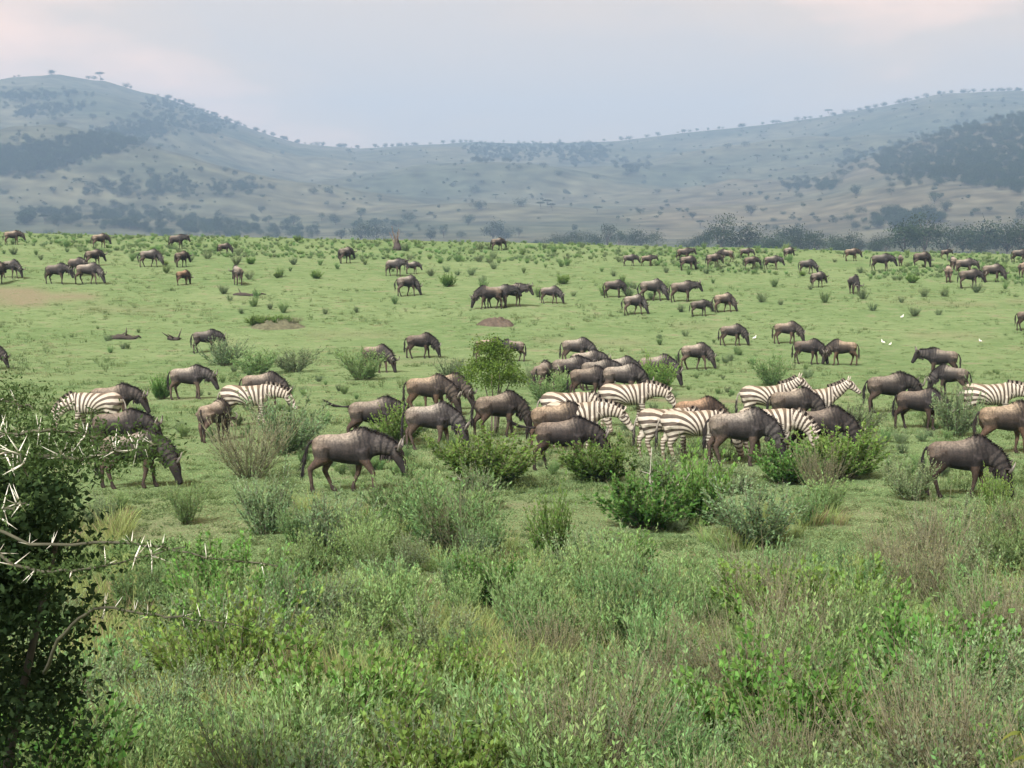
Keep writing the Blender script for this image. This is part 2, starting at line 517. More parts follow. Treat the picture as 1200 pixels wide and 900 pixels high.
def sheet(name, radii, mat, soilfn, centre):
    a1 = np.radians(np.arange(-24, 24.01, 0.16))
    a2 = np.radians(np.arange(27, 333.1, 3.0))
    A = np.concatenate([a1, a2])
    na, nr = len(A), len(radii)
    RR, AA = np.meshgrid(radii, A, indexing='ij')
    X = RR * np.sin(AA); Y = RR * np.cos(AA)
    Z = ground_z(X, Y)
    V = np.stack([X, Y, Z], -1).reshape(-1, 3)
    i, j = np.meshgrid(np.arange(nr - 1), np.arange(na), indexing='ij')
    j2 = (j + 1) % na
    Q = np.stack([i * na + j, i * na + j2, (i + 1) * na + j2, (i + 1) * na + j], -1).reshape(-1, 4)[:, ::-1]
    mb = MB()
    T = None
    if centre:
        V = np.concatenate([V, [[0, 0, float(ground_z(0.0, 0.001))]]])
        T = np.array([[nr * na, (k + 1) % na, k] for k in range(na)])[:, ::-1]
    mb.add(V, Q=Q, T=T)
    me = mb.mesh(name, smooth=True)
    s = soilfn(V[:, 0], V[:, 1])
    a = me.attributes.new('soil', 'FLOAT', 'POINT')
    a.data.foreach_set('value', s.astype(np.float32))
    o = link(name, me, mat)
    o['kind'] = 'structure'
    return o

def hill_soil(x, y):
    d = np.hypot(x, y); ang = np.arctan2(x, y)
    e2 = np.interp(ang, SPUR_A, SPUR_E)
    on = sstep(0.06, 0.10, ang) * (1 - sstep(2250, 2450, d)) * sstep(1200, 1500, d)
    return np.clip(on * (0.35 + 0.9 * (fbm(x / 180.0, y / 180.0, 71) - 0.3)), 0, 0.85)

sheet('ground', np.geomspace(1.0, 620.0, 240), mat_ground(), soil_mask, True)
sheet('hills', np.concatenate([[620.0], np.geomspace(640.0, 5600.0, 170)]), mat_hill(), hill_soil, False)

# ------------------------------------------------------------------ animals
def remesh_body(mb, voxel, smooth_iter, name, decimate=None):
    me = mb.mesh(name + '_raw')
    o = bpy.data.objects.new(name + '_raw', me)
    col.objects.link(o)
    r = o.modifiers.new('r', 'REMESH'); r.mode = 'VOXEL'; r.voxel_size = voxel
    s = o.modifiers.new('s', 'SMOOTH'); s.iterations = smooth_iter; s.factor = 0.5
    if decimate:
        d = o.modifiers.new('d', 'DECIMATE'); d.ratio = decimate
    dg = bpy.context.evaluated_depsgraph_get()
    out = bpy.data.meshes.new_from_object(o.evaluated_get(dg))
    out.name = name
    bpy.data.objects.remove(o); bpy.data.meshes.remove(me)
    out.polygons.foreach_set('use_smooth', np.ones(len(out.polygons), bool))
    for a in list(out.attributes):
        if a.name == 'col': out.attributes.remove(a)
    return out

def set_attr(me, name, val):
    if val.ndim == 1:
        a = me.attributes.new(name, 'FLOAT', 'POINT'); a.data.foreach_set('value', val.astype(np.float32))
    else:
        a = me.attributes.new(name, 'FLOAT_COLOR', 'POINT')
        a.data.foreach_set('color', np.concatenate([val, np.ones((len(val), 1))], 1).astype(np.float32).ravel())

def coords(me):
    v = np.empty(len(me.vertices) * 3, np.float32); me.vertices.foreach_get('co', v)
    return v.reshape(-1, 3).astype(float)

def ellip(mb, c, r, seg=10):
    a = np.linspace(-0.999, 0.999, 7)
    pts = np.array([[c[0] + r[0] * q, c[1], c[2]] for q in np.sin(a * np.pi / 2)])
    rad = [(r[1] * math.sqrt(max(0.02, 1 - q * q)), r[2] * math.sqrt(max(0.02, 1 - q * q))) for q in np.sin(a * np.pi / 2)]
    add_tube(mb, pts, rad, seg, flat=True)

def smooth_path(P, n):
    P = np.asarray(P, float)
    t = np.linspace(0, len(P) - 1, n)
    i = np.clip(t.astype(int), 0, len(P) - 2); f = (t - i)[:, None]
    Pm = np.concatenate([[2 * P[0] - P[1]], P, [2 * P[-1] - P[-2]]])
    p0, p1, p2, p3 = Pm[i], Pm[i + 1], Pm[i + 2], Pm[i + 3]
    return 0.5 * ((2 * p1) + (-p0 + p2) * f + (2 * p0 - 5 * p1 + 4 * p2 - p3) * f ** 2 + (-p0 + 3 * p1 - 3 * p2 + p3) * f ** 3)

def leg_chain(joints, top, swing, bend, side, y):
    """joints: list of (x, z, r) from the top; swing turns the whole leg about its top, bend folds below the knee"""
    out = []
    a = math.radians(swing); b = math.radians(bend)
    tx, tz = top
    k = None
    for i, (x, z, r) in enumerate(joints):
        dx, dz = x - tx, z - tz
        X = tx + dx * math.cos(a) - dz * math.sin(a)
        Z = tz + dx * math.sin(a) + dz * math.cos(a)
        if i == 2: k = (X, Z)
        if i > 2 and b:
            ex, ez = X - k[0], Z - k[1]
            X = k[0] + ex * math.cos(b) - ez * math.sin(b)
            Z = k[1] + ex * math.sin(b) + ez * math.cos(b)
        out.append([X, side * y * (1.0 if i < 2 else 0.85), Z, r])
    return np.array(out)

def settle(legs):
    """shift each leg's lower joints so that every hoof stands on the ground"""
    for L in legs:
        dz = L[-1, 2] - 0.012
        w = np.clip((L[0, 2] - L[:, 2]) / (L[0, 2] - L[-1, 2]), 0, 1)
        L[:, 2] -= dz * w
    return legs

def build_beast(kind, pose, name, voxel, decimate=None):
    """kind 'gnu' or 'zebra'; returns dict of meshes"""
    gnu = kind == 'gnu'
    rng = np.random.default_rng(abs(hash(name)) % 1000 if False else sum(map(ord, name)))
    mb = MB()
    if gnu:
        rings = [(-0.84, .99, .07, .06), (-0.79, .99, .15, .13), (-0.68, .98, .225, .19), (-0.5, .96, .26, .235), (-0.25, .93, .29, .265), (0.0, .925, .325, .275),
                 (0.2, .945, .365, .265), (0.34, .975, .39, .235), (0.46, .99, .36, .20), (0.57, .99, .28, .16), (0.66, .98, .17, .11)]
        neck0 = (0.38, 1.02)
        fr = [(0.36, .92, .15), (0.33, .72, .10), (0.385, .41, .052), (0.365, .16, .034), (0.37, .09, .046), (0.41, .03, .05), (0.42, .0, .05)]
        hd = [(-0.58, .98, .20), (-0.50, .74, .145), (-0.715, .47, .058), (-0.665, .17, .036), (-0.66, .09, .047), (-0.62, .03, .05), (-0.61, .0, .05)]
    else:
        rings = [(-0.86, 1.02, .07, .06), (-0.80, 1.03, .17, .15), (-0.68, 1.03, .26, .235), (-0.5, 1.01, .295, .285), (-0.25, .97, .30, .31), (0.0, .95, .315, .32),
                 (0.2, .965, .32, .295), (0.36, .99, .31, .25), (0.48, 1.0, .27, .2), (0.58, 1.0, .2, .15)]
        neck0 = (0.42, 1.06)
        fr = [(0.38, .92, .14), (0.36, .74, .10), (0.39, .42, .060), (0.37, .16, .040), (0.385, .09, .048), (0.42, .03, .055), (0.43, .0, .055)]
        hd = [(-0.58, 1.0, .22), (-0.50, .76, .16), (-0.72, .48, .068), (-0.675, .17, .043), (-0.665, .09, .048), (-0.625, .03, .055), (-0.615, .0, .055)]
    if gnu:
        q_ = 0.88
        rings = [(r[0] * q_, r[1], r[2], r[3] * .95) for r in rings]; neck0 = (neck0[0] * q_, neck0[1])
        dxf = fr[0][0] * (1 - q_); fr = [(j[0] - dxf, j[1], j[2]) for j in fr]
        dxh = hd[0][0] * (1 - q_); hd = [(j[0] - dxh, j[1], j[2]) for j in hd]
    xs = np.array([r[0] for r in rings])
    add_tube(mb, [(r[0], 0, r[1]) for r in rings], [(r[3], r[2]) for r in rings], 16, flat=True)
    px, pz = pose['poll']; nx, nzz = pose['nose']
    # neck
    mid = pose.get('mid', ((neck0[0] + px) / 2 + 0.05, (neck0[1] + pz) / 2 + 0.03))
    if gnu:
        NP = smooth_path([(neck0[0], 0, neck0[1]), (mid[0], 0, mid[1]), (px, 0, pz)], 9)
        nr = [(.16, .31), (.16, .285), (.155, .26), (.145, .235), (.135, .21), (.125, .19), (.115, .17), (.11, .155), (.10, .14)]
    else:
        NP = smooth_path([(neck0[0], 0, neck0[1]), (mid[0], 0, mid[1]), (px, 0, pz)], 9)
        nr = [(.17, .28), (.165, .26), (.155, .235), (.14, .21), (.125, .19), (.115, .17), (.105, .155), (.10, .14), (.09, .13)]
    yaw = math.radians(pose.get('yaw', 0))
    def turn(P):
        P = np.array(P, float)
        if yaw:
            dx = P[:, 0] - 0.6
            P[:, 1] += np.where(dx > 0, np.sin(yaw) * dx, 0)
            P[:, 0] = np.where(dx > 0, 0.6 + dx * np.cos(yaw), P[:, 0])
        return P
    NP = turn(NP)
    add_tube(mb, NP, nr, 14, flat=True)
    # head
    hv = unit(np.array([nx - px, nzz - pz])); hl = math.hypot(nx - px, nzz - pz)
    if gnu:
        hp = [(-.09, .08, .07), (-.02, .125, .095), (.10, .145, .105), (.24, .12, .085), (.36, .095, .072), (.46, .088, .078), (.53, .078, .078), (.565, .045, .05)]
        hl0 = .54
    else:
        hp = [(-.09, .08, .07), (-.02, .12, .085), (.10, .145, .10), (.22, .12, .085), (.36, .09, .068), (.46, .082, .072), (.53, .07, .068), (.56, .04, .045)]
        hl0 = .54
    sc_ = hl / hl0
    HP = turn([(px + hv[0] * q[0] * sc_, 0, pz + hv[1] * q[0] * sc_) for q in hp])
    add_tube(mb, HP, [(q[2], q[1]) for q in hp], 12, flat=True)
    # legs
    sw = pose.get('legs', (0, 0, 0, 0)); bd = pose.get('bends', (0, 0, 0, 0))
    legs = [leg_chain(fr, fr[0][:2], sw[0], bd[0], 1, .135), leg_chain(fr, fr[0][:2], sw[1], bd[1], -1, .135),
            leg_chain(hd, hd[0][:2], sw[2], bd[2], 1, .15), leg_chain(hd, hd[0][:2], sw[3], bd[3], -1, .15)]
    settle(legs)
    for L in legs:
        add_tube(mb, L[:, :3], [r + 0.006 for r in L[:, 3]], 9)
        if gnu is not None:
            ellip(mb, L[0, :3] - np.array([0, np.sign(L[0, 1]) * 0.035, 0.08]), (L[0, 3] * 1.0, L[0, 3] * 0.68, L[0, 3] * 1.5), 14)
    body = remesh_body(mb, voxel, 9, name, decimate)
    v = coords(body)
    # ---- which region does every vertex belong to
    def segd(P, R):
        P = np.asarray(P); Q = smooth_path(P, 40)
        R = np.interp(np.linspace(0, len(P) - 1, 40), np.arange(len(P)), R)
        dd = np.linalg.norm(v[:, None, :] - Q[None], axis=2) / R[None]
        i = dd.argmin(1)
        return dd.min(1), i / 39.0
    TP = np.array([(r[0], 0, r[1]) for r in rings])
    dT, tT = segd(TP, [max(r[2], r[3]) * 1.0 for r in rings])
    dN, tN = segd(NP, [max(r) for r in nr])
    dH, tH = segd(HP, [max(q[1], q[2]) for q in hp])
    dL = []
    for L in legs:
        dd, tt = segd(L[1:, :3], L[1:, 3] * 1.3)
        dL.append(dd)
    legm = (np.min(dL, 0) < np.minimum(dT, dN)) & (v[:, 2] < 0.72)
    headm = (dH < dN * 0.95) & (dH < dT) & ~legm
    neckm = (dN < dT) & ~headm & ~legm & (v[:, 0] > (0.42 if gnu else 0.5))
    x, y, z = v[:, 0], v[:, 1], v[:, 2]
    if gnu:
        n1 = fbm(x * 7 + 5, z * 7 + y * 4, 5); n2 = fbm(x * 30, z * 4 + y * 3, 8, 3)
        base = np.array([0.078, 0.065, 0.056])
        c = np.tile(base, (len(v), 1))
        top = sstep(1.02, 1.20, z) * (1 - sstep(0.15, 0.4, x))  # paler back, with the light from above painted into the coat
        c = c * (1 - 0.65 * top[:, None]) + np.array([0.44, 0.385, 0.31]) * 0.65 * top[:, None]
        rump = (1 - sstep(-0.75, -0.15, x)) * sstep(0.78, 1.0, z)
        c = c * (1 - 0.55 * rump[:, None]) + np.array([0.25, 0.20, 0.145]) * 0.55 * rump[:, None]
        bel_shade = (1 - sstep(0.76, 1.12, z)) * sstep(-0.6, -0.3, x)  # underside shade painted into the coat as a dark belly
        c = c * (1 - 0.9 * bel_shade[:, None]) + np.array([0.016, 0.013, 0.013]) * 0.9 * bel_shade[:, None]
        fore = sstep(0.0, 0.45, x)
        c = c * (1 - 0.7 * fore[:, None]) + np.array([0.040, 0.035, 0.034]) * 0.7 * fore[:, None]
        st = sstep(-0.1, 0.45, np.sin(x * 58 + (z - 1) * 9 + n1 * 9)) * sstep(-0.05, 0.3, x) * sstep(.66, .8, z)
        c = c * (1 - 0.8 * st[:, None]) + np.array([0.018, 0.015, 0.015]) * 0.8 * st[:, None]
        if neckm.any():
            s2 = sstep(0.0, 0.7, np.sin(tN * 30 + n1 * 3))
            cn = np.array([0.095, 0.083, 0.076]) * (1 - 0.85 * s2[:, None]) + np.array([0.018, 0.016, 0.016]) * 0.85 * s2[:, None]
            c[neckm] = cn[neckm]
        ch = np.array([0.075, 0.060, 0.052]) * (1 - sstep(0.1, 0.5, tH)[:, None]) + np.array([0.024, 0.020, 0.019]) * sstep(0.1, 0.5, tH)[:, None]
        c[headm] = ch[headm]
        cl = np.array([0.095, 0.066, 0.050]) * (1 - 0.5 * (1 - sstep(0.1, 0.3, z))[:, None]) + np.array([0.02, 0.017, 0.015]) * (0.5 * (1 - sstep(0.03, 0.12, z)))[:, None]
        c[legm] = cl[legm]
        up = (z > 0.5) & (z < 0.78) & (x < -0.35)
        c[up] = c[up] * 0.5 + np.array([0.10, 0.066, 0.048]) * 0.5
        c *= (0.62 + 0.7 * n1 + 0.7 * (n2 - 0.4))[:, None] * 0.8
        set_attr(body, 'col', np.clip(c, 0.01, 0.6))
    else:
        K = 2 * math.pi / 0.122
        pxv, pzv = 0.04, 0.60
        dx, dz = x - pxv, z - pzv
        th = np.arctan2(dz, dx)                       # 90 deg straight above the pivot
        th = np.where(th < -math.pi / 2, th + 2 * math.pi, th)
        Rr = 0.50
        ph = np.where(x > pxv, -dx, np.where(dz > 0, (th - math.pi / 2) * Rr, math.pi / 2 * Rr - dz * 1.25))
        rr0 = np.hypot(dx, dz)
        ph = ph * np.where(x < pxv, 0.92, 1.0) - 0.42 * (rr0 - 0.4) * (1 - sstep(pxv, pxv + 0.35, x)) * sstep(-0.25, 0.1, dz)
        nd = np.linalg.norm(np.diff(NP, axis=0), axis=1).sum()
        phn = -(0.55 - pxv) - tN * nd * 1.15
        phh = -(0.55 - pxv) - nd * 1.15 - tH * 0.9
        ph = np.where(neckm, phn, ph)
        ph = np.where(headm, phh + np.abs(y) * 1.2, ph)
        frontleg = legm & (x > 0)
        ph = np.where(frontleg, z * 1.5, ph)
        set_attr(body, 'phase', ph * K)
        dark = np.where(headm, sstep(0.78, 0.86, tH), 0.0)
        dark = np.maximum(dark, np.where(legm, 1 - sstep(0.05, 0.09, z), 0))
        plain = (1 - sstep(0.05, 0.12, np.abs(y))) * (1 - sstep(0.66, 0.72, z)) * (z > 0.55) * 0.9
        dirt = 0.35 + 0.5 * (1 - sstep(0.2, 0.7, z)) + 0.6 * sstep(1.1, 1.3, z) * (x < 0.4)
        set_attr(body, 'col', np.stack([dark, plain, dirt], 1))
    res = {'body': body}
    near = decimate is None
    hv3 = unit(HP[-1] - HP[0]); sd = np.array([-math.sin(yaw), math.cos(yaw), 0.0]) if yaw else np.array([0, 1.0, 0])
    up3 = unit(np.cross(hv3, sd)); up3 = up3 if up3[2] > -0.3 and up3 @ np.array([0.3, 0, 1]) > 0 else -up3
    poll = HP[1]
    hup = unit(up3 * 0.7 - hv3 * 0.75)
    # tail
    tb = MB()
    tx0 = rings[0][0] + 0.02
    tp = smooth_path([(tx0, 0, 1.08)] + [(a + tx0 + .82, 0.0 + b2, c2) for a, b2, c2 in pose.get('tail', [(-0.90, 0, 0.98), (-0.93, 0.02, 0.72), (-0.93, 0.03, 0.42)])], 9)
    hairc = (0.022, 0.018, 0.017)
    add_tube(tb, tp, [.035, .028, .022, .02, .024, .028, .026, .018, .006], 6, C=hairc if gnu else (0.2, 0.18, 0.15))
    nh = 90 if near else 26
    ti = np.clip((rng.uniform(0.3, 0.95, nh) ** 0.8 * 8).astype(int), 1, 7) if gnu else np.clip((rng.uniform(0.55, 0.95, nh) * 8).astype(int), 1, 7)
    tg = unit(np.gradient(tp, axis=0))[ti]
    add_blades(tb, tp[ti] + rng.normal(size=(nh, 3)) * 0.012, tg + rng.normal(size=(nh, 3)) * 0.16, rng.uniform(.14, .26, nh), 0.016 if near else 0.03,
               np.array([0, 0, -0.12]) + rng.normal(size=(nh, 3)) * 0.05, np.tile(hairc, (nh, 1)) * rng.uniform(.6, 1.6, (nh, 1)), rng)
    res['tail'] = tb.mesh(name + '_tail')
    # mane
    m = MB()
    nh = 460 if near else 90
    tt = rng.uniform(0.0 if gnu else 0.12, 1.0, nh)
    i = tt * 8
    Pn = np.stack([np.interp(i, range(9), NP[:, k]) for k in range(3)], 1)
    hh = np.interp(i, range(9), [q[1] for q in nr])
    tg = np.stack([np.interp(i, range(9), unit(np.gradient(NP, axis=0))[:, k]) for k in range(3)], 1)
    un = unit(np.cross(tg, np.tile([0, 1.0, 0], (nh, 1)))); un *= np.sign(un[:, 2:3] + un[:, 0:1] * 0.4)
    if gnu:
        # crest line: over the hump of the back, then along the top of the neck
        gx = np.linspace(0.08, 0.40, 6)
        l1 = np.stack([gx, 0 * gx, np.interp(gx, xs, [r[1] + r[2] for r in rings]) - 0.02], 1)
        tgn = unit(np.gradient(NP, axis=0)); unn = unit(np.cross(tgn, np.tile([0, 1.0, 0], (9, 1)))); unn *= np.sign(unn[:, 2:3] + unn[:, 0:1] * 0.4)
        l2 = (NP + unn * np.array([q[1] for q in nr])[:, None] * 0.93)[3:]
        LN = np.concatenate([l1, l2]); UN = np.concatenate([np.tile([0.1, 0, 1.0], (6, 1)), unn[3:]])
        arc = np.concatenate([[0], np.cumsum(np.linalg.norm(np.diff(LN, axis=0), axis=1))]); arc /= arc[-1]
        base = np.stack([np.interp(tt, arc, LN[:, k]) for k in range(3)], 1)
        un = unit(np.stack([np.interp(tt, arc, UN[:, k]) for k in range(3)], 1))
        sgn = rng.choice([-1, 1], nh)
        D = un * 0.8 + np.stack([rng.normal(0, .3, nh) - .25, sgn * rng.uniform(.15, 1.2, nh), rng.normal(0, .15, nh)], 1)
        B = np.stack([rng.normal(0, .1, nh), sgn * rng.uniform(.1, .35, nh), -rng.uniform(.2, .75, nh)], 1)
        add_blades(m, base + rng.normal(size=(nh, 3)) * [0.01, 0.012, 0.006], D, rng.uniform(.07, .15, nh), 0.014 if near else 0.035, B, np.tile((0.020, 0.017, 0.017), (nh, 1)) * rng.uniform(.5, 1.8, (nh, 1)), rng)
    else:
        base = Pn + un * (hh * 0.9)[:, None]
        stripe = (np.sin((-(0.55 + 0.12) - tt * nd * 1.15) * K + 0.8) > 0)
        cc = np.where(stripe[:, None], [[0.5, 0.45, 0.37]], [[0.03, 0.022, 0.02]]) * rng.uniform(.7, 1.1, (nh, 1))
        add_blades(m, base + rng.normal(size=(nh, 3)) * [0.006, 0.012, 0.004], un + rng.normal(size=(nh, 3)) * 0.12, rng.uniform(.09, .125, nh), 0.03 if near else 0.06, 0.0 * un, cc, rng, tipC=cc * [0.35, 0.3, 0.28])
    res['mane'] = m.mesh(name + '_mane')
    # ears
    e_ = MB()
    for s in (-1, 1):
        ear = MB()
        b0 = poll + sd * s * 0.085 + up3 * 0.06 - hv3 * 0.02
        if gnu: dv = unit(sd * s * 1.0 - hv3 * 0.35 + up3 * 0.05 + np.array([0, 0, -0.2])); L = 0.19
        else: dv = unit(sd * s * 0.45 + up3 * 0.9 - hv3 * 0.35); L = 0.18
        pts = [b0 + dv * L * q for q in (0, .3, .6, .85, 1)]
        add_tube(ear, pts, [(.022, .03), (.02, .046), (.018, .042), (.012, .025), (.004, .006)], 7, C=(0.07, 0.055, 0.048) if gnu else (0.38, 0.34, 0.28))
        res['ear%d' % s] = ear.mesh(name + '_ear', smooth=True)
    if gnu:
        for s in (-1, 1):
            h = MB()
            b0 = poll + sd * s * 0.045 + up3 * 0.105
            pts = smooth_path([b0, b0 + sd * s * .11 - up3 * .02 + hv3 * .02, b0 + sd * s * .22 + up3 * .0 + hv3 * .02, b0 + sd * s * .285 + hup * .09, b0 + sd * s * .255 + hup * .16, b0 + sd * s * .19 + hup * .215], 11)
            cc = np.repeat(np.linspace([0.035, 0.030, 0.028], [0.20, 0.18, 0.15], 11), 7, 0)
            add_tube(h, pts, list(np.linspace(.052, .008, 11)), 7, C=np.concatenate([cc, cc[:1], cc[-1:]]))
            res['horn%d' % s] = h.mesh(name + '_horn', smooth=True)
        # beard: fringe under throat and neck
        bb = MB()
        nh = 150 if near else 40
        tt = rng.uniform(0.5, 1.0, nh); i = tt * 8
        Pn = np.stack([np.interp(i, range(9), NP[:, k]) for k in range(3)], 1)
        hh = np.interp(i, range(9), [q[1] for q in nr])
        tg = np.stack([np.interp(i, range(9), unit(np.gradient(NP, axis=0))[:, k]) for k in range(3)], 1)
        un = unit(np.cross(tg, np.tile([0, 1.0, 0], (nh, 1)))); un *= np.sign(un[:, 2:3] + un[:, 0:1] * 0.4)
        add_blades(bb, Pn - un * (hh * 0.9)[:, None] + rng.normal(size=(nh, 3)) * [0.01, 0.03, 0.01], -un * 0.7 + np.array([0, 0, -0.7]) + rng.normal(size=(nh, 3)) * 0.15,
                   rng.uniform(.05, .13, nh), 0.022 if near else 0.045, np.array([0, 0, -0.2]) + rng.normal(size=(nh, 3)) * 0.08, np.tile((0.03, 0.025, 0.022), (nh, 1)) * rng.uniform(.6, 2.0, (nh, 1)), rng)
        res['beard'] = bb.mesh(name + '_beard')
    if near:
        for s in (-1, 1):
            ey = MB()
            c0 = HP[2] + sd * s * 0.093 + up3 * 0.075 + hv3 * 0.02
            ellip(ey, c0, (0.022, 0.014, 0.02), 8)
            for k in range(len(ey.C)): ey.C[k][:] = (0.008, 0.006, 0.005)
            res['eye%d' % s] = ey.mesh(name + '_eye', smooth=True)
    return res

GP = {   # wildebeest poses
    'walk': dict(poll=(0.98, 0.90), nose=(1.20, .42), mid=(0.71, 1.0), legs=(-17, 22, 16, -14), bends=(0, -14, 0, 12), tail=[(-0.92, 0, .98), (-1.0, 0.02, .68), (-1.06, 0.02, .34)]),
    'level': dict(poll=(0.96, 1.14), nose=(1.22, .68), mid=(0.70, 1.08), legs=(3, -6, 5, -8)),
    'mid': dict(poll=(0.90, 0.90), nose=(1.12, .42), mid=(0.66, 1.02), legs=(-5, 6, 7, -6)),
    'graze': dict(poll=(0.86, 0.60), nose=(1.00, .09), mid=(0.68, 0.86), legs=(8, -10, -8, 7)),
    'graze_step': dict(poll=(0.84, 0.58), nose=(1.02, .09), mid=(0.67, 0.85), legs=(-15, 13, 12, -14), bends=(0, -8, 0, 6), yaw=-14, tail=[(-0.93, .04, .97), (-0.97, .06, .70), (-0.92, .08, .42)]),
    'graze_turn': dict(poll=(0.84, 0.62), nose=(0.96, .10), mid=(0.67, 0.88), legs=(3, -4, 5, -10), yaw=30, tail=[(-0.90, -.04, .96), (-0.92, -.1, .7), (-0.9, -.14, .45)]),
    'stand': dict(poll=(0.88, 1.33), nose=(1.2, .94), mid=(0.66, 1.18), legs=(2, -3, 4, -2)),
    'tail_up': dict(poll=(0.92, 0.84), nose=(1.12, .36), mid=(0.68, 0.97), legs=(-8, 9, 9, -11), tail=[(-1.0, 0, 1.08), (-1.22, 0.02, 1.12), (-1.42, 0.03, 1.22)]),
}
ZP = {
    'graze': dict(poll=(1.03, 0.64), nose=(1.18, .12), mid=(0.80, 0.90), legs=(7, -9, -6, 8)),
    'low': dict(poll=(1.16, 0.98), nose=(1.44, .56), mid=(0.82, 1.08), legs=(-8, 7, 6, -7)),
    'up': dict(poll=(1.02, 1.46), nose=(1.42, 1.14), mid=(0.78, 1.26), legs=(2, -4, 5, -3)),
}
MESH = {}
for k, p in GP.items():
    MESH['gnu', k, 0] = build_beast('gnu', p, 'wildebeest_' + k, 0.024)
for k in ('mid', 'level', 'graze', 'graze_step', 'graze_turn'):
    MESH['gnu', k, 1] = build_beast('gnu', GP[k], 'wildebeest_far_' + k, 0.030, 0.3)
for k, p in ZP.items():
    MESH['zebra', k, 0] = build_beast('zebra', p, 'zebra_' + k, 0.024)

PARTMAT = {'tail': M_HAIR, 'mane': M_HAIR, 'beard': M_HAIR, 'ear': M_COAT, 'horn': M_HORN, 'eye': M_EYE}
def place_beast(kind, pose, far, loc, heading, s, label, group, tint=(1, 1, 1)):
    res = MESH[kind, pose, far]
    root = empty('wildebeest' if kind == 'gnu' else 'zebra', loc, math.radians(heading), s)
    tag(root, label, 'wildebeest' if kind == 'gnu' else 'zebra', group)
    for part, me in res.items():
        nm = part.rstrip('-1')
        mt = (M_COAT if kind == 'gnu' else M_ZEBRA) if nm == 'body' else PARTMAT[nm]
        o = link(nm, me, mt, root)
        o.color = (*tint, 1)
    return root

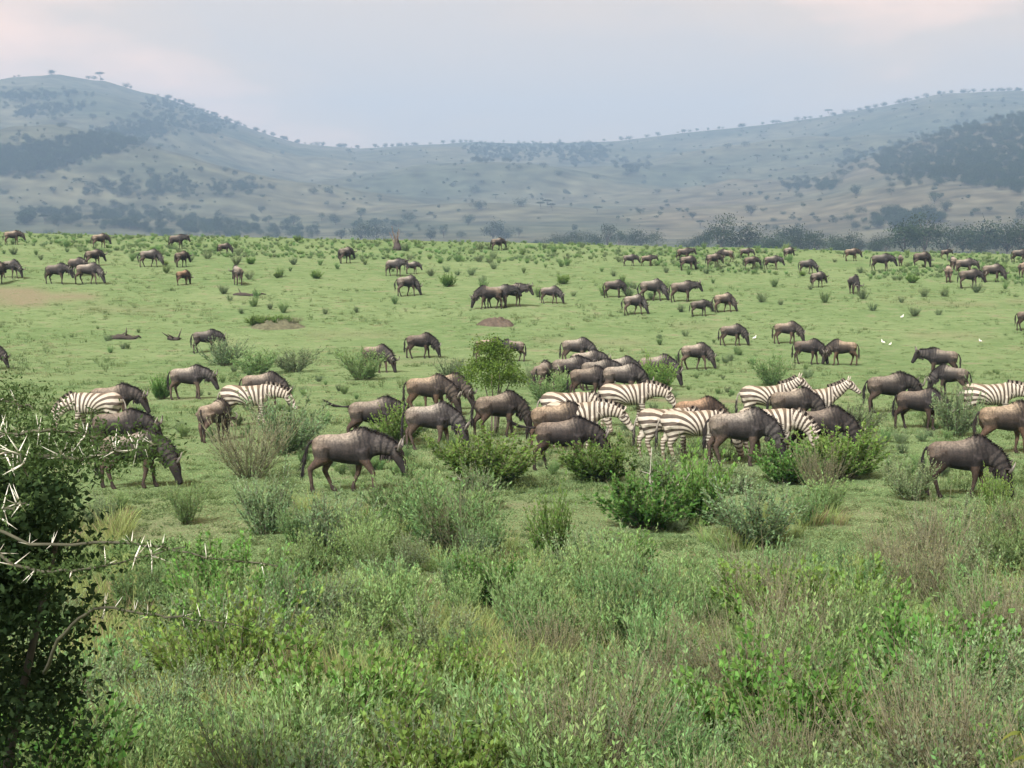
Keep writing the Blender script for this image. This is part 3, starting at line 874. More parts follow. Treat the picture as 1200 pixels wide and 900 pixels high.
# x, foot y, heading (0 = facing right, 180 = left, 90 = away), pose, size, label
G_CREST = 'wildebeest along the scrubby far crest'
L_CREST = 'tiny wildebeest among the low scrub along the far crest'
G_SLOPE = 'wildebeest grazing on the far green slope'
L_SLOPE = 'small wildebeest on the short grass of the far slope'
G_HUD = 'wildebeest huddled behind the zebras'
L_HUD = 'wildebeest in the tight huddle behind the zebras'
GNU = [
 (15, 287, 10, 'mid', 1, L_CREST, G_CREST), (117, 291, 60, 'mid', .95, L_CREST, G_CREST), (208, 292, 5, 'mid', 1.05, L_CREST, G_CREST), (263, 298, 30, 'graze', 1, L_CREST, G_CREST),
 (176, 313, 15, 'graze', 1.1, L_CREST, G_CREST), (213, 313, 82, 'mid', 1, L_CREST, G_CREST),
 (215, 334, 20, 'graze', .85, 'reddish brown wildebeest calf grazing on the far slope', None),
 (278, 334, 84, 'mid', 1.1, 'wildebeest seen from behind standing alone on the far slope near a fallen log', None),
 (13, 326, 0, 'graze', 1.1, L_SLOPE, G_SLOPE), (-2, 333, 80, 'mid', 1.1, L_SLOPE, G_SLOPE), (67, 333, 0, 'mid', 1.15, L_SLOPE, G_SLOPE), (90, 323, 0, 'mid', 1.05, L_SLOPE, G_SLOPE),
 (104, 333, 10, 'graze_step', 1.1, L_SLOPE, G_SLOPE), (110, 312, 84, 'mid', 1.1, L_SLOPE, G_SLOPE),
 (242, 414, 0, 'mid', 1.0, 'lone wildebeest walking right past a fallen branch on the open plain', None),
 (-14, 433, 0, 'graze_step', 1.0, 'wildebeest half hidden by the thorn bush on the open grass behind it', None),
 (222, 468, 0, 'mid', 1.0, 'pale grey wildebeest lowering its head beside a round green shrub', None),
 (308, 479, 5, 'graze', 1.0, 'wildebeest whose back shows above a zebra that faces right', None),
 (252, 517, 58, 'graze_turn', .92, 'wildebeest seen from behind at the rump of a zebra', None),
 (142, 538, 5, 'mid', 1.0, 'dark wildebeest standing just beyond the tip of the thorn branch', None),
 (158, 572, 5, 'graze', 1.0, 'grazing wildebeest screened by the thorn branch, head down at its tip', None),
 (134, 498, 0, 'mid', 1.0, 'wildebeest with only its dark hump showing behind a zebra rump', None),
 (405, 309, 84, 'mid', 1.1, 'pale rumped wildebeest seen from behind near the dead stump on the crest', None),
 (463, 324, 0, 'mid', 1.1, L_SLOPE, G_SLOPE), (483, 321, 8, 'mid', 1.0, L_SLOPE, G_SLOPE), (477, 347, 5, 'graze', 1.2, L_SLOPE, G_SLOPE),
 (583, 294, 5, 'mid', 1.05, L_CREST, G_CREST), (573, 362, 200, 'graze', 1.2, 'wildebeest in the close trio above the low earth mound', 'trio above the earth mound'),
 (586, 361, 15, 'mid', 1.2, 'wildebeest in the close trio above the low earth mound', 'trio above the earth mound'), (601, 359, 5, 'mid', 1.2, 'wildebeest in the close trio above the low earth mound', 'trio above the earth mound'),
 (645, 356, 0, 'graze', 1.0, L_SLOPE, G_SLOPE),
 (442, 437, -22, 'graze', 1.05, 'wildebeest nosing into a leafy green shrub with its head right down', None),
 (493, 420, 12, 'graze', 1.05, 'dark wildebeest grazing on open grass with its tail hanging', None),
 (574, 425, 8, 'graze', 1.0, 'wildebeest behind the round topped little tree, facing right', None), (600, 424, 195, 'graze', .9, 'smaller wildebeest facing left behind the round topped little tree', None),
 (503, 487, -12, 'graze', 1.08, 'tan backed wildebeest grazing above a companion whose tail is lifted', None), (524, 480, 0, 'graze_step', 1.0, 'dark wildebeest half hidden behind a tan backed grazing one', None),
 (440, 521, 2, 'tail_up', 1.03, 'wildebeest flicking its tail straight out behind a shrub', None),
 (506, 527, -14, 'graze', .98, 'brown wildebeest grazing in front of a tail flicking one', None),
 (408, 577, 0, 'walk', 1.08, 'big grey brown wildebeest walking with striped shoulders and lowered head', None),
 (585, 512, 22, 'graze', 1.0, 'wildebeest standing behind the stems of the round topped little tree', None),
 (676, 427, 0, 'graze', 1.05, L_HUD, G_HUD), (636, 462, 66, 'mid', 1.0, L_HUD, G_HUD), (668, 456, 15, 'mid', 1.05, L_HUD, G_HUD), (688, 444, 0, 'mid', 1.0, L_HUD, G_HUD),
 (690, 469, -5, 'graze', 1.0, L_HUD, G_HUD), (702, 458, 10, 'mid', 1.0, L_HUD, G_HUD), (726, 454, 5, 'graze', 1.0, L_HUD, G_HUD), (730, 468, 10, 'graze_turn', 1.05, L_HUD, G_HUD),
 (770, 453, -10, 'graze', 1.05, 'wildebeest grazing behind a leafy shrub at the edge of the huddle', None),
 (815, 433, 5, 'graze_step', 1.0, 'lean wildebeest grazing alone on open grass with legs apart', None), (858, 405, -12, 'graze', .95, 'wildebeest grazing alone near a white bird', None),
 (720, 349, -10, 'graze', 1.0, L_SLOPE, G_SLOPE), (764, 353, 0, 'graze_step', 1.2, L_SLOPE, G_SLOPE), (743, 369, 0, 'graze_step', 1.1, L_SLOPE, G_SLOPE), (800, 354, 5, 'mid', 1.15, L_SLOPE, G_SLOPE),
 (820, 371, 0, 'mid', 1.1, L_SLOPE, G_SLOPE), (848, 366, 0, 'graze', 1.05, L_SLOPE, G_SLOPE),
 (738, 312, 0, 'mid', 1.05, L_CREST, G_CREST), (759, 312, 5, 'mid', 1.0, L_CREST, G_CREST), (806, 317, 20, 'graze', 1.05, L_CREST, G_CREST), (836, 314, 0, 'mid', 1.0, L_CREST, G_CREST),
 (880, 316, 8, 'mid', 1.15, L_CREST, G_CREST), (851, 307, 180, 'mid', .9, L_CREST, G_CREST), (874, 303, 10, 'mid', 1.0, L_CREST, G_CREST), (802, 306, 0, 'mid', 1.0, L_CREST, G_CREST),
 (905, 316, 0, 'mid', .95, L_CREST, G_CREST), (924, 304, 80, 'mid', .95, L_CREST, G_CREST), (946, 321, 0, 'graze', 1.0, L_CREST, G_CREST), (958, 337, 8, 'mid', 1.0, L_CREST, G_CREST),
 (1001, 345, -60, 'graze', 1.1, 'distant wildebeest grazing head on between low shrubs on the slope', None), (998, 306, 10, 'mid', .95, L_CREST, G_CREST), (1033, 318, 0, 'mid', 1.1, L_CREST, G_CREST),
 (1055, 312, 82, 'mid', 1.05, L_CREST, G_CREST), (1080, 314, 5, 'graze', 1.05, L_CREST, G_CREST), (1108, 303, 0, 'mid', .9, L_CREST, G_CREST), (1111, 331, 80, 'mid', 1.1, L_CREST, G_CREST),
 (1117, 317, 70, 'mid', .95, L_CREST, G_CREST), (1131, 322, 0, 'mid', 1.0, L_CREST, G_CREST), (1136, 338, 5, 'mid', 1.15, L_CREST, G_CREST), (1163, 331, 0, 'graze', 1.15, L_CREST, G_CREST),
 (1195, 308, 0, 'mid', 1.0, L_CREST, G_CREST), (1199, 325, 20, 'mid', 1.0, L_CREST, G_CREST), (1206, 388, 0, 'graze', 1.0, 'wildebeest on the open far grass with only its rump in view', None),
 (922, 403, -12, 'graze', 1.0, 'wildebeest grazing behind a facing pair on the open plain', None), (947, 427, -28, 'graze', 1.0, 'dark maned wildebeest grazing nose to nose with another', None),
 (987, 428, 180, 'graze', 1.0, 'tan wildebeest facing left, nose to nose with a dark maned one', None),
 (1102, 443, 180, 'level', 1.05, 'wildebeest facing left with its head raised above the herd', None), (1114, 464, 155, 'graze_turn', .95, 'brown wildebeest in front of one that faces left', None),
 (1042, 485, 2, 'mid', 1.1, 'stocky wildebeest walking head low between two zebras', None), (1078, 504, -28, 'graze_turn', 1.0, 'smaller dark wildebeest grazing at the tail of a zebra', None),
 (1180, 532, 3, 'mid', 1.08, 'tan backed wildebeest at the edge of the herd above a lone grazing one', None),
 (1127, 583, -4, 'graze', 1.02, 'lone dark wildebeest grazing beside a small bright green shrub', None),
 (662, 551, -4, 'tail_up', .98, 'dark wildebeest with a curled tail in front of the zebras', None),
 (654, 528, 0, 'graze', 1.0, 'tan wildebeest mostly hidden behind a zebra at the end of the group', None),
 (868, 546, -3, 'graze', 1.1, 'broad grey wildebeest grazing behind the tangled green bushes', None), (930, 504, 0, 'graze', 1.0, 'brown wildebeest standing between two zebras, back only', None),
 (962, 538, 0, 'graze', 1.05, 'dark wildebeest behind the yellow green leafy bush, its legs hidden', None), (818, 515, 0, 'graze', .95, 'reddish wildebeest showing its hump between the zebra rumps', None),
]
ZEB = [
 (110, 511, 180, 'graze', 1.0, 'zebra facing left with its head lowered behind the thorn bush'),
 (292, 500, 2, 'low', 1.0, 'zebra facing right beside a wildebeest seen from behind, apart from the other zebras'),
 (668, 511, 4, 'graze', .98, 'zebra furthest back of a close pair, its striped back showing above the other'),
 (736, 500, 0, 'low', 1.02, 'zebra with lowered head standing just behind a close zebra pair'),
 (676, 528, -2, 'low', 1.0, 'zebra with lowered pale muzzle just behind the curly tailed wildebeest'),
 (784, 536, 16, 'graze', .98, 'zebra with its rump and tail turned out, left of a second zebra rump'),
 (814, 541, 6, 'graze', 1.0, 'zebra rump with broad stripes beside the broad grey wildebeest'),
 (898, 499, 4, 'up', .97, 'zebra with head up behind the brown wildebeest back'),
 (903, 538, -4, 'graze', 1.0, 'zebra grazing with striped neck down behind the tangled bushes'),
 (955, 502, 0, 'up', .95, 'zebra of which only head and neck rise behind the herd'),
 (1160, 500, 0, 'low', 1.03, 'zebra with a clean striped side at the edge of the herd'),
]
def put_animals():
    P = hit([g[0] for g in GNU], [g[1] for g in GNU])
    rr = random.Random(5)
    for (x, y, h, pose, s, lab, grp), p in zip(GNU, P):
        if y < 400 and pose == 'mid' and rr.random() < .3: pose = 'level'
        if y < 400 and pose == 'graze' and rr.random() < .4: pose = rr.choice(['graze_turn', 'graze_step'])
        if grp in (G_CREST, G_SLOPE): s *= rr.choice([1.08, 1.0, 1.0, .95, .78])
        far = 1 if y < 400 and ('gnu', pose, 1) in MESH else 0
        if lab in (L_CREST, L_SLOPE, L_HUD):
            look = 'seen from behind' if 60 < h < 110 else ('head down grazing' if 'graze' in pose else 'standing with level head')
            lab = lab.replace('wildebeest', 'wildebeest ' + look + ',', 1); grp = grp + ', ' + look
        b = rr.uniform(0.55, 1.0); w = rr.uniform(-0.05, 0.07)
        tint = (b * (1 + w), b, b * (1 - w))
        if 'reddish' in lab: tint = (.92, .70, .54)
        elif lab.startswith('big grey'): tint = (.78, .76, .75)
        elif 'tan' in lab.split(): tint = (.92, .82, .70)
        elif 'dark' in lab.split()[:2]: tint = (0.50, 0.47, 0.46)
        place_beast('gnu', pose, far, p - np.array([0, 0, 0.02]), h + (rr.uniform(-34, 34) if far else rr.uniform(-9, 9)), s * .96, lab, grp, tint)
    P = hit([g[0] for g in ZEB], [g[1] for g in ZEB])
    for (x, y, h, pose, s, lab), p in zip(ZEB, P):
        place_beast('zebra', pose, 0, p - np.array([0, 0, 0.02]), h, s, lab, None)
put_animals()

# ------------------------------------------------------------------ shrubs, grass and trees (prototypes)
def shoot_path(b, d, L, up, n=6):
    t = np.linspace(0, 1, n)[:, None]
    return b + d * L * t + np.array([0, 0, 1.0]) * up * L * t * t

def make_shrub(seed, nst, h, spread, leafL, leafW, per, lo, tip, stemc, side=2, sideper=10, t0=0.12, ang=0.9, up=0.25, rad=0.006, base=0.1):
    rng = np.random.default_rng(seed)
    fo, st = MB(), MB()
    lo = np.array(lo); tip = np.array(tip)
    def dress(path, L, k, ta, sc=1.0):
        t = rng.uniform(ta, 1.0, k)
        i = t * (len(path) - 1)
        P = np.stack([np.interp(i, range(len(path)), path[:, c]) for c in range(3)], 1)
        tg = unit(np.gradient(path, axis=0)); T = np.stack([np.interp(i, range(len(path)), tg[:, c]) for c in range(3)], 1)
        R = rng.normal(size=(k, 3)); R -= (R * T).sum(1, keepdims=True) * T
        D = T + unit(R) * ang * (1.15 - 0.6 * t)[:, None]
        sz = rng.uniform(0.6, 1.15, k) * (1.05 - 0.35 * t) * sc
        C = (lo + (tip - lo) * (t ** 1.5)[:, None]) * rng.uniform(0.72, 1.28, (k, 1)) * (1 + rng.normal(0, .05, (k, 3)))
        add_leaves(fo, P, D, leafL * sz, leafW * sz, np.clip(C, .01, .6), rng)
    for k in range(nst):
        az = rng.uniform(0, 2 * np.pi); tl = spread * math.sqrt(rng.uniform(0, 1))
        d = np.array([math.sin(tl) * math.cos(az), math.sin(tl) * math.sin(az), math.cos(tl)])
        L = h * rng.uniform(0.6, 1.0) / (1 + up * 0.7)
        b = np.array([math.cos(az), math.sin(az), 0]) * base * rng.uniform(0, 1) - np.array([0, 0, 0.03])
        path = shoot_path(b, d, L, up) + rng.normal(0, 0.012, (6, 3)) * np.linspace(0, 1, 6)[:, None]
        add_tube(st, path, list(np.linspace(rad, rad * .35, 6)), 3, C=np.array(stemc) * rng.uniform(.7, 1.3))
        dress(path, L, per, t0)
        for _ in range(side):
            q = rng.uniform(0.25, 0.85); pb = path[int(q * 5)]
            dd = unit(d + rng.normal(size=3) * 0.55 + np.array([0, 0, .25])); SL = L * rng.uniform(.22, .45)
            sp_ = shoot_path(pb, dd, SL, up * 1.2, 4)
            add_tube(st, sp_, list(np.linspace(rad * .5, rad * .2, 4)), 3, C=np.array(stemc) * rng.uniform(.7, 1.3))
            if sideper: dress(sp_, SL, sideper, 0.1, .85)
    return fo, st

KIND = {   # nst h spread leafL leafW per low tip stem
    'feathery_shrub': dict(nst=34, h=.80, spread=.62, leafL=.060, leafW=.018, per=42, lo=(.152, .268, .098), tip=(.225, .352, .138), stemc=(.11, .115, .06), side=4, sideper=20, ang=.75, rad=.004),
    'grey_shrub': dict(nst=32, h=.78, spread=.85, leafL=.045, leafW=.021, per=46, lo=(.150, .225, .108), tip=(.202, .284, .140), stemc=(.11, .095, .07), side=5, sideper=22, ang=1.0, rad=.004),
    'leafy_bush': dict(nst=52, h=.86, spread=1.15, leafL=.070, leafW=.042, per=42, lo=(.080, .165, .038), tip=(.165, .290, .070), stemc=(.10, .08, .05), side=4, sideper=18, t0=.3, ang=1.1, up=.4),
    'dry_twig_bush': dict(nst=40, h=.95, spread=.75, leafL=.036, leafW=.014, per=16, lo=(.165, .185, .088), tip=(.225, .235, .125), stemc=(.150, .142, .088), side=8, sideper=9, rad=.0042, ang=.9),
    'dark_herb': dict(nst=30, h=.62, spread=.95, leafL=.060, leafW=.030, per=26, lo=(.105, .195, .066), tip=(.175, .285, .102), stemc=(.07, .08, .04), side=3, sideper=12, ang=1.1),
}
PROTO = {}
for ki, (k, a) in enumerate(KIND.items()):
    PROTO[k] = []
    for v in range(4):
        b = dict(a)
        q = random.uniform(.85, 1.15)
        b['h'] = a['h'] * q
        b['lo'] = np.array(a['lo']) * random.uniform(.85, 1.15); b['tip'] = np.array(a['tip']) * random.uniform(.88, 1.14)
        fo, st = make_shrub(100 * ki + v, **b)
        fm, sm = fo.mesh(k + '_foliage'), st.mesh(k + '_stems')
        V = np.concatenate(fo.V + st.V)
        PROTO[k].append((fm, sm, np.percentile(np.abs(V[:, 0]), 97) * 2, np.percentile(V[:, 2], 98)))

SHRUBS = []
def put_shrub(kind, p, s, label, group, sz=None, v=None, name=None):
    fm, sm, w, h = PROTO[kind][random.randrange(4) if v is None else v]
    r = empty(name or kind, p, random.uniform(0, 6.28), s)
    if sz: r.scale = (s, s, s * sz)
    tag(r, label, 'shrub' if 'herb' not in kind else 'plant', group)
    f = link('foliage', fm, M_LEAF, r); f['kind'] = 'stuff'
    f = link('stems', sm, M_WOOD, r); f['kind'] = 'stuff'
    SHRUBS.append(p)
    return r

def shrub_px(kind, x, y, wpx, label, group=None, hpx=None, v=None):
    p = hit(x, y)[0]
    if np.isnan(p).any(): return
    dist = math.hypot(p[0], p[1])
    v = random.randrange(4) if v is None else v
    s = wpx / F * dist / PROTO[kind][v][2]
    sz = 1.0
    if hpx: sz = (hpx / F * dist) / (PROTO[kind][v][3] * s)
    return put_shrub(kind, p, s, label, group, sz, v)

# bushes that stand out in the picture, each one placed where its foot meets the ground
for a in [
 ('leafy_bush', 566, 570, 118, 'round bright green bush with a dark shaded foot behind the walking wildebeest', None, 58),
 ('leafy_bush', 985, 562, 105, 'yellow green leafy bush in front of a dark wildebeest', None, 54),
 ('leafy_bush', 925, 566, 70, 'small leafy bush joined to the yellow green bush', None, 42),
 ('leafy_bush', 702, 564, 85, 'leafy bush in front of the curly tailed wildebeest', None, 44),
 ('leafy_bush', 760, 618, 95, 'low spreading green bush tangled with bare pale branches', None, 58),
 ('leafy_bush', 822, 614, 72, 'bright green bush beside the bare pale branches', None, 78),
 ('grey_shrub', 890, 640, 115, 'broad grey green shrub in front of the tangled bushes', None, 76),
 ('grey_shrub', 772, 572, 70, 'greyish shrub in front of the zebra rumps', None, 46),
 ('grey_shrub', 855, 578, 70, 'greyish shrub in front of the broad grey wildebeest', None, 36),
 ('leafy_bush', 1166, 606, 36, 'little upright bright shrub at the muzzle of the lone grazing wildebeest', None, 44),
 ('grey_shrub', 1108, 648, 86, 'grey green shrub on the lawn below the lone grazing wildebeest', None, 54),
 ('feathery_shrub', 970, 600, 44, 'small thin shrub beside the yellow green bush', None, 40),
 ('dry_twig_bush', 292, 560, 100, 'reddish brown twiggy bush on the grass left of the walking wildebeest', None, 74),
 ('grey_shrub', 340, 532, 90, 'grey green shrub rising behind the reddish twiggy bush', None, 64),
 ('grey_shrub', 312, 626, 80, 'rounded grey green shrub in the short yellow grass', None, 72),
 ('grey_shrub', 392, 650, 90, 'spreading grey green shrub in front of the walking wildebeest', None, 74),
 ('feathery_shrub', 470, 622, 80, 'soft green shrub between the walking wildebeest and the brown stemmed shrub', None, 68),
 ('dry_twig_bush', 535, 655, 80, 'brown stemmed shrub in the middle of the soft green shrubs', None, 76),
 ('feathery_shrub', 522, 652, 105, 'soft feathery shrub around the brown stemmed shrub', None, 90),
 ('leafy_bush', 648, 664, 52, 'upright narrow dark green shrub on the lawn', None, 78),
 ('leafy_bush', 735, 674, 78, 'compact dark green bush alone on the lawn', None, 44),
 ('feathery_shrub', 690, 690, 80, 'pale soft shrub beside the compact dark green bush', None, 60),
 ('leafy_bush', 466, 522, 58, 'bright shrub hiding the legs of the tail flicking wildebeest', None, 44),
 ('feathery_shrub', 425, 445, 50, 'green shrub under the nose of the grazing wildebeest', None, 34),
 ('feathery_shrub', 300, 438, 50, 'soft shrub behind the zebra that stands apart', None, 26),
 ('grey_shrub', 345, 436, 55, 'greyish shrub on the grass beyond the zebra that stands apart', None, 25),
 ('grey_shrub', 262, 428, 50, 'greyish shrub at the hooves of the lone walking wildebeest', None, 30),
 ('leafy_bush', 190, 468, 26, 'round green shrub at the tail of the pale grey wildebeest', None, 26),
 ('leafy_bush', 768, 458, 44, 'leafy shrub at the edge of the huddle of wildebeest', None, 34),
 ('feathery_shrub', 662, 462, 30, 'small shrub in front of the huddle of wildebeest', None, 28),
 ('feathery_shrub', 905, 452, 40, 'thin shrub on the grass behind the zebra with its head up', None, 34),
 ('grey_shrub', 1120, 512, 60, 'greyish shrub at the hind feet of the clean sided zebra', None, 56),
 ('grey_shrub', 1000, 510, 64, 'greyish shrub below the stocky walking wildebeest', None, 34),
 ('leafy_bush', 525, 336, 17, 'compact dark shrub below the far scrub, near a grazing pair on the slope', None, 14),
 ('feathery_shrub', 640, 472, 44, 'soft green shrub at the heels of the wildebeest huddle', None, 30),
 ('grey_shrub', 628, 455, 30, 'greyish shrub to the side of the round topped little tree', None, 24),
 ('grey_shrub', 528, 442, 34, 'greyish shrub left of the crown of the round topped little tree', None, 22),
]:
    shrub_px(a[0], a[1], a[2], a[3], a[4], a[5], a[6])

# scrub in front of the herd
def inpoly(x, y, poly):
    c = False; n = len(poly); j = n - 1
    for i in range(n):
        xi, yi = poly[i]; xj, yj = poly[j]
        if (yi > y) != (yj > y) and x < (xj - xi) * (y - yi) / (yj - yi) + xi: c = not c
        j = i
    return c
LAWN = [[(150, 560), (300, 560), (345, 640), (330, 690), (230, 690), (150, 650)], [(560, 575), (700, 600), (860, 650), (1060, 600), (1180, 600), (1150, 630), (1020, 668), (900, 682), (760, 690), (620, 650)],
        [(0, 300), (1200, 300), (1200, 560), (600, 575), (0, 600)]]
SCRUB = {'feathery_shrub': ('soft feathery green shrub in the dense scrub', 'feathery shrubs of the dense scrub'),
         'grey_shrub': ('fine leaved grey green shrub in the dense scrub', 'grey green shrubs of the dense scrub'),
         'leafy_bush': ('broad leaved dark green bush in the dense scrub', 'broad leaved bushes of the dense scrub'),
         'dry_twig_bush': ('dry brownish twig bush in the dense scrub', 'dry bushes of the dense scrub'),
         'dark_herb': ('low dark leafy plant in the dense scrub', 'dark leafy plants of the dense scrub')}
rs = random.Random(11)
placed = []
tries = 0
while len(placed) < 330 and tries < 8000:
    tries += 1
    x = rs.uniform(-70, 1270); y = 585 + 445 * rs.random() ** 0.85
    if any(inpoly(x, y, L) for L in LAWN[:2]) and rs.random() > .06: continue
    if inpoly(x, y, LAWN[2]): continue
    p = hit(x, y)[0]
    if np.isnan(p).any(): continue
    d = math.hypot(p[0], p[1])
    if d < 8.3: continue
    if any((p[0] - q[0]) ** 2 + (p[1] - q[1]) ** 2 < 0.36 ** 2 for q in placed): continue
    w = {'feathery_shrub': 5.0, 'grey_shrub': 1.8, 'leafy_bush': .3, 'dry_twig_bush': .3, 'dark_herb': 1.0}
    pa = fbm(p[0:1] / 2.3, p[1:2] / 3.2, 131)[0]; pb = fbm(p[0:1] / 2.7, p[1:2] / 3.4, 137)[0]
    if pa > .56 and rs.random() < .75: continue          # openings left to the tall grass
    if pb > .52: w['grey_shrub'] = .3; w['dark_herb'] = .2
    elif pb < .42: w['feathery_shrub'] = 1.2; w['grey_shrub'] = 4
    if x > 1030 and y > 640: w['dry_twig_bush'] = 2.6
    if x < 300 and y > 720: w['dark_herb'] = 6; w['leafy_bush'] = 2
    if 500 < x < 760 and y > 800: w['dark_herb'] = 6
    if 560 < x < 680 and 650 < y < 760: w['dry_twig_bush'] = 2
    k = rs.choices(list(w), list(w.values()))[0]
    s = (.5 + 1.0 * rs.random() ** .8) * (0.85 if d < 14 else 1.0)
    place = 'close to the thorn bush' if x < 330 else ('near the heap of dead branches' if x > 1000 else ('at the edge of the lawn' if y < 690 else 'away from its edges'))
    put_shrub(k, p, s, SCRUB[k][0] + ' ' + place, SCRUB[k][1] + ' ' + place)
    placed.append(p)
# shrubs dotted over the open plain, and low scrub on the far slope
pl = 0
while pl < 240:
    x = rs.uniform(-20, 1220); y = rs.uniform(385, 560)
    c = fbm(np.array([x / 130.0]), np.array([y / 45.0]), 91)[0]
    if c < 0.5: continue
    p = hit(x, y)[0]
    k = rs.choices(['feathery_shrub', 'grey_shrub'], [3, 2])[0]
    put_shrub(k, p, rs.uniform(.2, .68), {'feathery_shrub': 'low soft green shrub dotted over the open plain around the herd', 'grey_shrub': 'low grey green shrub dotted over the open plain around the herd'}[k],
              {'feathery_shrub': 'soft shrubs dotted over the plain', 'grey_shrub': 'grey green shrubs dotted over the plain'}[k], name='low_shrub')
    pl += 1
pl = 0
while pl < 150:
    x = rs.uniform(-20, 1220); y = rs.uniform(283, 372)
    c = fbm(np.array([x / 150.0]), np.array([y / 26.0]), 95)[0] + (0.25 if y < 318 - (x < 500) * 12 else 0) + (0.16 if x > 880 else 0)
    if c < 0.55: continue
    p = hit(x, y)[0]
    if np.isnan(p).any() or p[1] > 200: continue
    k = rs.choices(['feathery_shrub', 'grey_shrub', 'leafy_bush'], [3, 3, .4])[0]
    put_shrub(k, p, rs.uniform(.55, 1.25), 'small %s shrub on the far slope' % {'feathery_shrub': 'soft green', 'grey_shrub': 'grey green', 'leafy_bush': 'dark round'}[k],
              '%s shrubs of the far slope' % {'feathery_shrub': 'soft green', 'grey_shrub': 'grey green', 'leafy_bush': 'dark round'}[k], name='slope_shrub')
    pl += 1

# ---- scattered stuff: instanced grass and low growth
def scatter(name, protos, P, rot, scl, idx, label):
    c = bpy.data.collections.new(name + '_kinds')
    for i, (me, mat) in enumerate(protos):
        if not me.materials: me.materials.append(mat)
        o = bpy.data.objects.new('%s_%02d' % (name, i), me)
        c.objects.link(o)
    me = bpy.data.meshes.new(name)
    me.vertices.add(len(P)); me.vertices.foreach_set('co', np.asarray(P, np.float32).ravel())
    a = me.attributes.new('rot', 'FLOAT_VECTOR', 'POINT'); a.data.foreach_set('vector', np.asarray(rot, np.float32).ravel())
    a = me.attributes.new('scl', 'FLOAT_VECTOR', 'POINT'); a.data.foreach_set('vector', np.asarray(scl, np.float32).ravel())
    a = me.attributes.new('idx', 'INT', 'POINT'); a.data.foreach_set('value', np.asarray(idx, np.int32))
    o = link(name, me)
    tag(o, label, name.replace('_', ' '), None, 'stuff')
    ng = bpy.data.node_groups.new(name, 'GeometryNodeTree')
    ng.interface.new_socket('Geometry', in_out='INPUT', socket_type='NodeSocketGeometry')
    ng.interface.new_socket('Geometry', in_out='OUTPUT', socket_type='NodeSocketGeometry')
    gi = ng.nodes.new('NodeGroupInput'); go = ng.nodes.new('NodeGroupOutput')
    ci = ng.nodes.new('GeometryNodeCollectionInfo'); ci.inputs['Collection'].default_value = c
    ci.inputs['Separate Children'].default_value = True; ci.inputs['Reset Children'].default_value = True
    ip = ng.nodes.new('GeometryNodeInstanceOnPoints'); ip.inputs['Pick Instance'].default_value = True
    def na(n, t):
        q = ng.nodes.new('GeometryNodeInputNamedAttribute'); q.data_type = t; q.inputs['Name'].default_value = n
        return q.outputs['Attribute']
    e2r = ng.nodes.new('FunctionNodeEulerToRotation')
    ng.links.new(na('rot', 'FLOAT_VECTOR'), e2r.inputs[0])
    ng.links.new(gi.outputs[0], ip.inputs['Points']); ng.links.new(ci.outputs[0], ip.inputs['Instance'])
    ng.links.new(na('idx', 'INT'), ip.inputs['Instance Index']); ng.links.new(e2r.outputs[0], ip.inputs['Rotation'])
    ng.links.new(na('scl', 'FLOAT_VECTOR'), ip.inputs['Scale']); ng.links.new(ip.outputs[0], go.inputs[0])
    md = o.modifiers.new('scatter', 'NODES'); md.node_group = ng
    return o

def tuft(seed, n, r, L, W, c, tip, lean=.45, bend=.35, dry=0.0):
    rng = np.random.default_rng(seed); mb = MB()
    a = rng.uniform(0, 6.283, n); q = r * np.sqrt(rng.uniform(0, 1, n))
    P = np.stack([q * np.cos(a), q * np.sin(a), np.full(n, -.01)], 1)
    a2 = a + rng.normal(0, .9, n)
    D = np.stack([np.cos(a2) * lean * rng.uniform(.2, 1, n), np.sin(a2) * lean * rng.uniform(.2, 1, n), np.ones(n)], 1)
    B = np.stack([np.cos(a2), np.sin(a2), -.4 * np.ones(n)], 1) * (bend * rng.uniform(.1, 1, n))[:, None]
    C = np.tile(np.array(c), (n, 1)) * rng.uniform(.7, 1.3, (n, 1))
    T = np.tile(np.array(tip), (n, 1)) * rng.uniform(.75, 1.25, (n, 1))
    k = rng.uniform(0, 1, n) < dry
    C[k] = np.array([.20, .165, .10]) * rng.uniform(.7, 1.2, (k.sum(), 1)); T[k] = np.array([.27, .22, .135])
    add_blades(mb, P, D, L * rng.uniform(.45, 1.1, n), W, B, C, rng, tipC=T)
    return mb

# tall grass clumps and seed stalks
tall = []
for i in range(6):
    mb = tuft(300 + i, 90, .16, .42, .009, (.175, .255, .085), (.290, .345, .130), .35, .5, [.04, .10, .22, .05, .45, .03][i])
    tall.append((mb.mesh('tall_grass'), M_GRASS))
for i in range(3):
    fo, st = make_shrub(340 + i, 14, .5, .5, .05, .014, 26, (.175, .265, .09), (.255, .35, .13), (.12, .12, .06), side=1, sideper=8, ang=.8)
    tall.append((fo.mesh('herb'), M_LEAF))
n = 2600
xs_ = RNG.uniform(-300, 1500, n * 2); ys_ = 600 + 460 * RNG.random(n * 2) ** 0.85
keep = np.array([not any(inpoly(a, b, L) for L in LAWN) for a, b in zip(xs_, ys_)])
P = hit(xs_[keep], ys_[keep])
P = P[~np.isnan(P[:, 0])]; P = P[np.hypot(P[:, 0], P[:, 1]) > 7.6]
open_ = fbm(P[:, 0] / 2.3, P[:, 1] / 3.2, 131) > .54
P = P[open_ | (RNG.random(len(P)) < .4)]; open_ = fbm(P[:, 0] / 2.3, P[:, 1] / 3.2, 131) > .54
n = len(P)
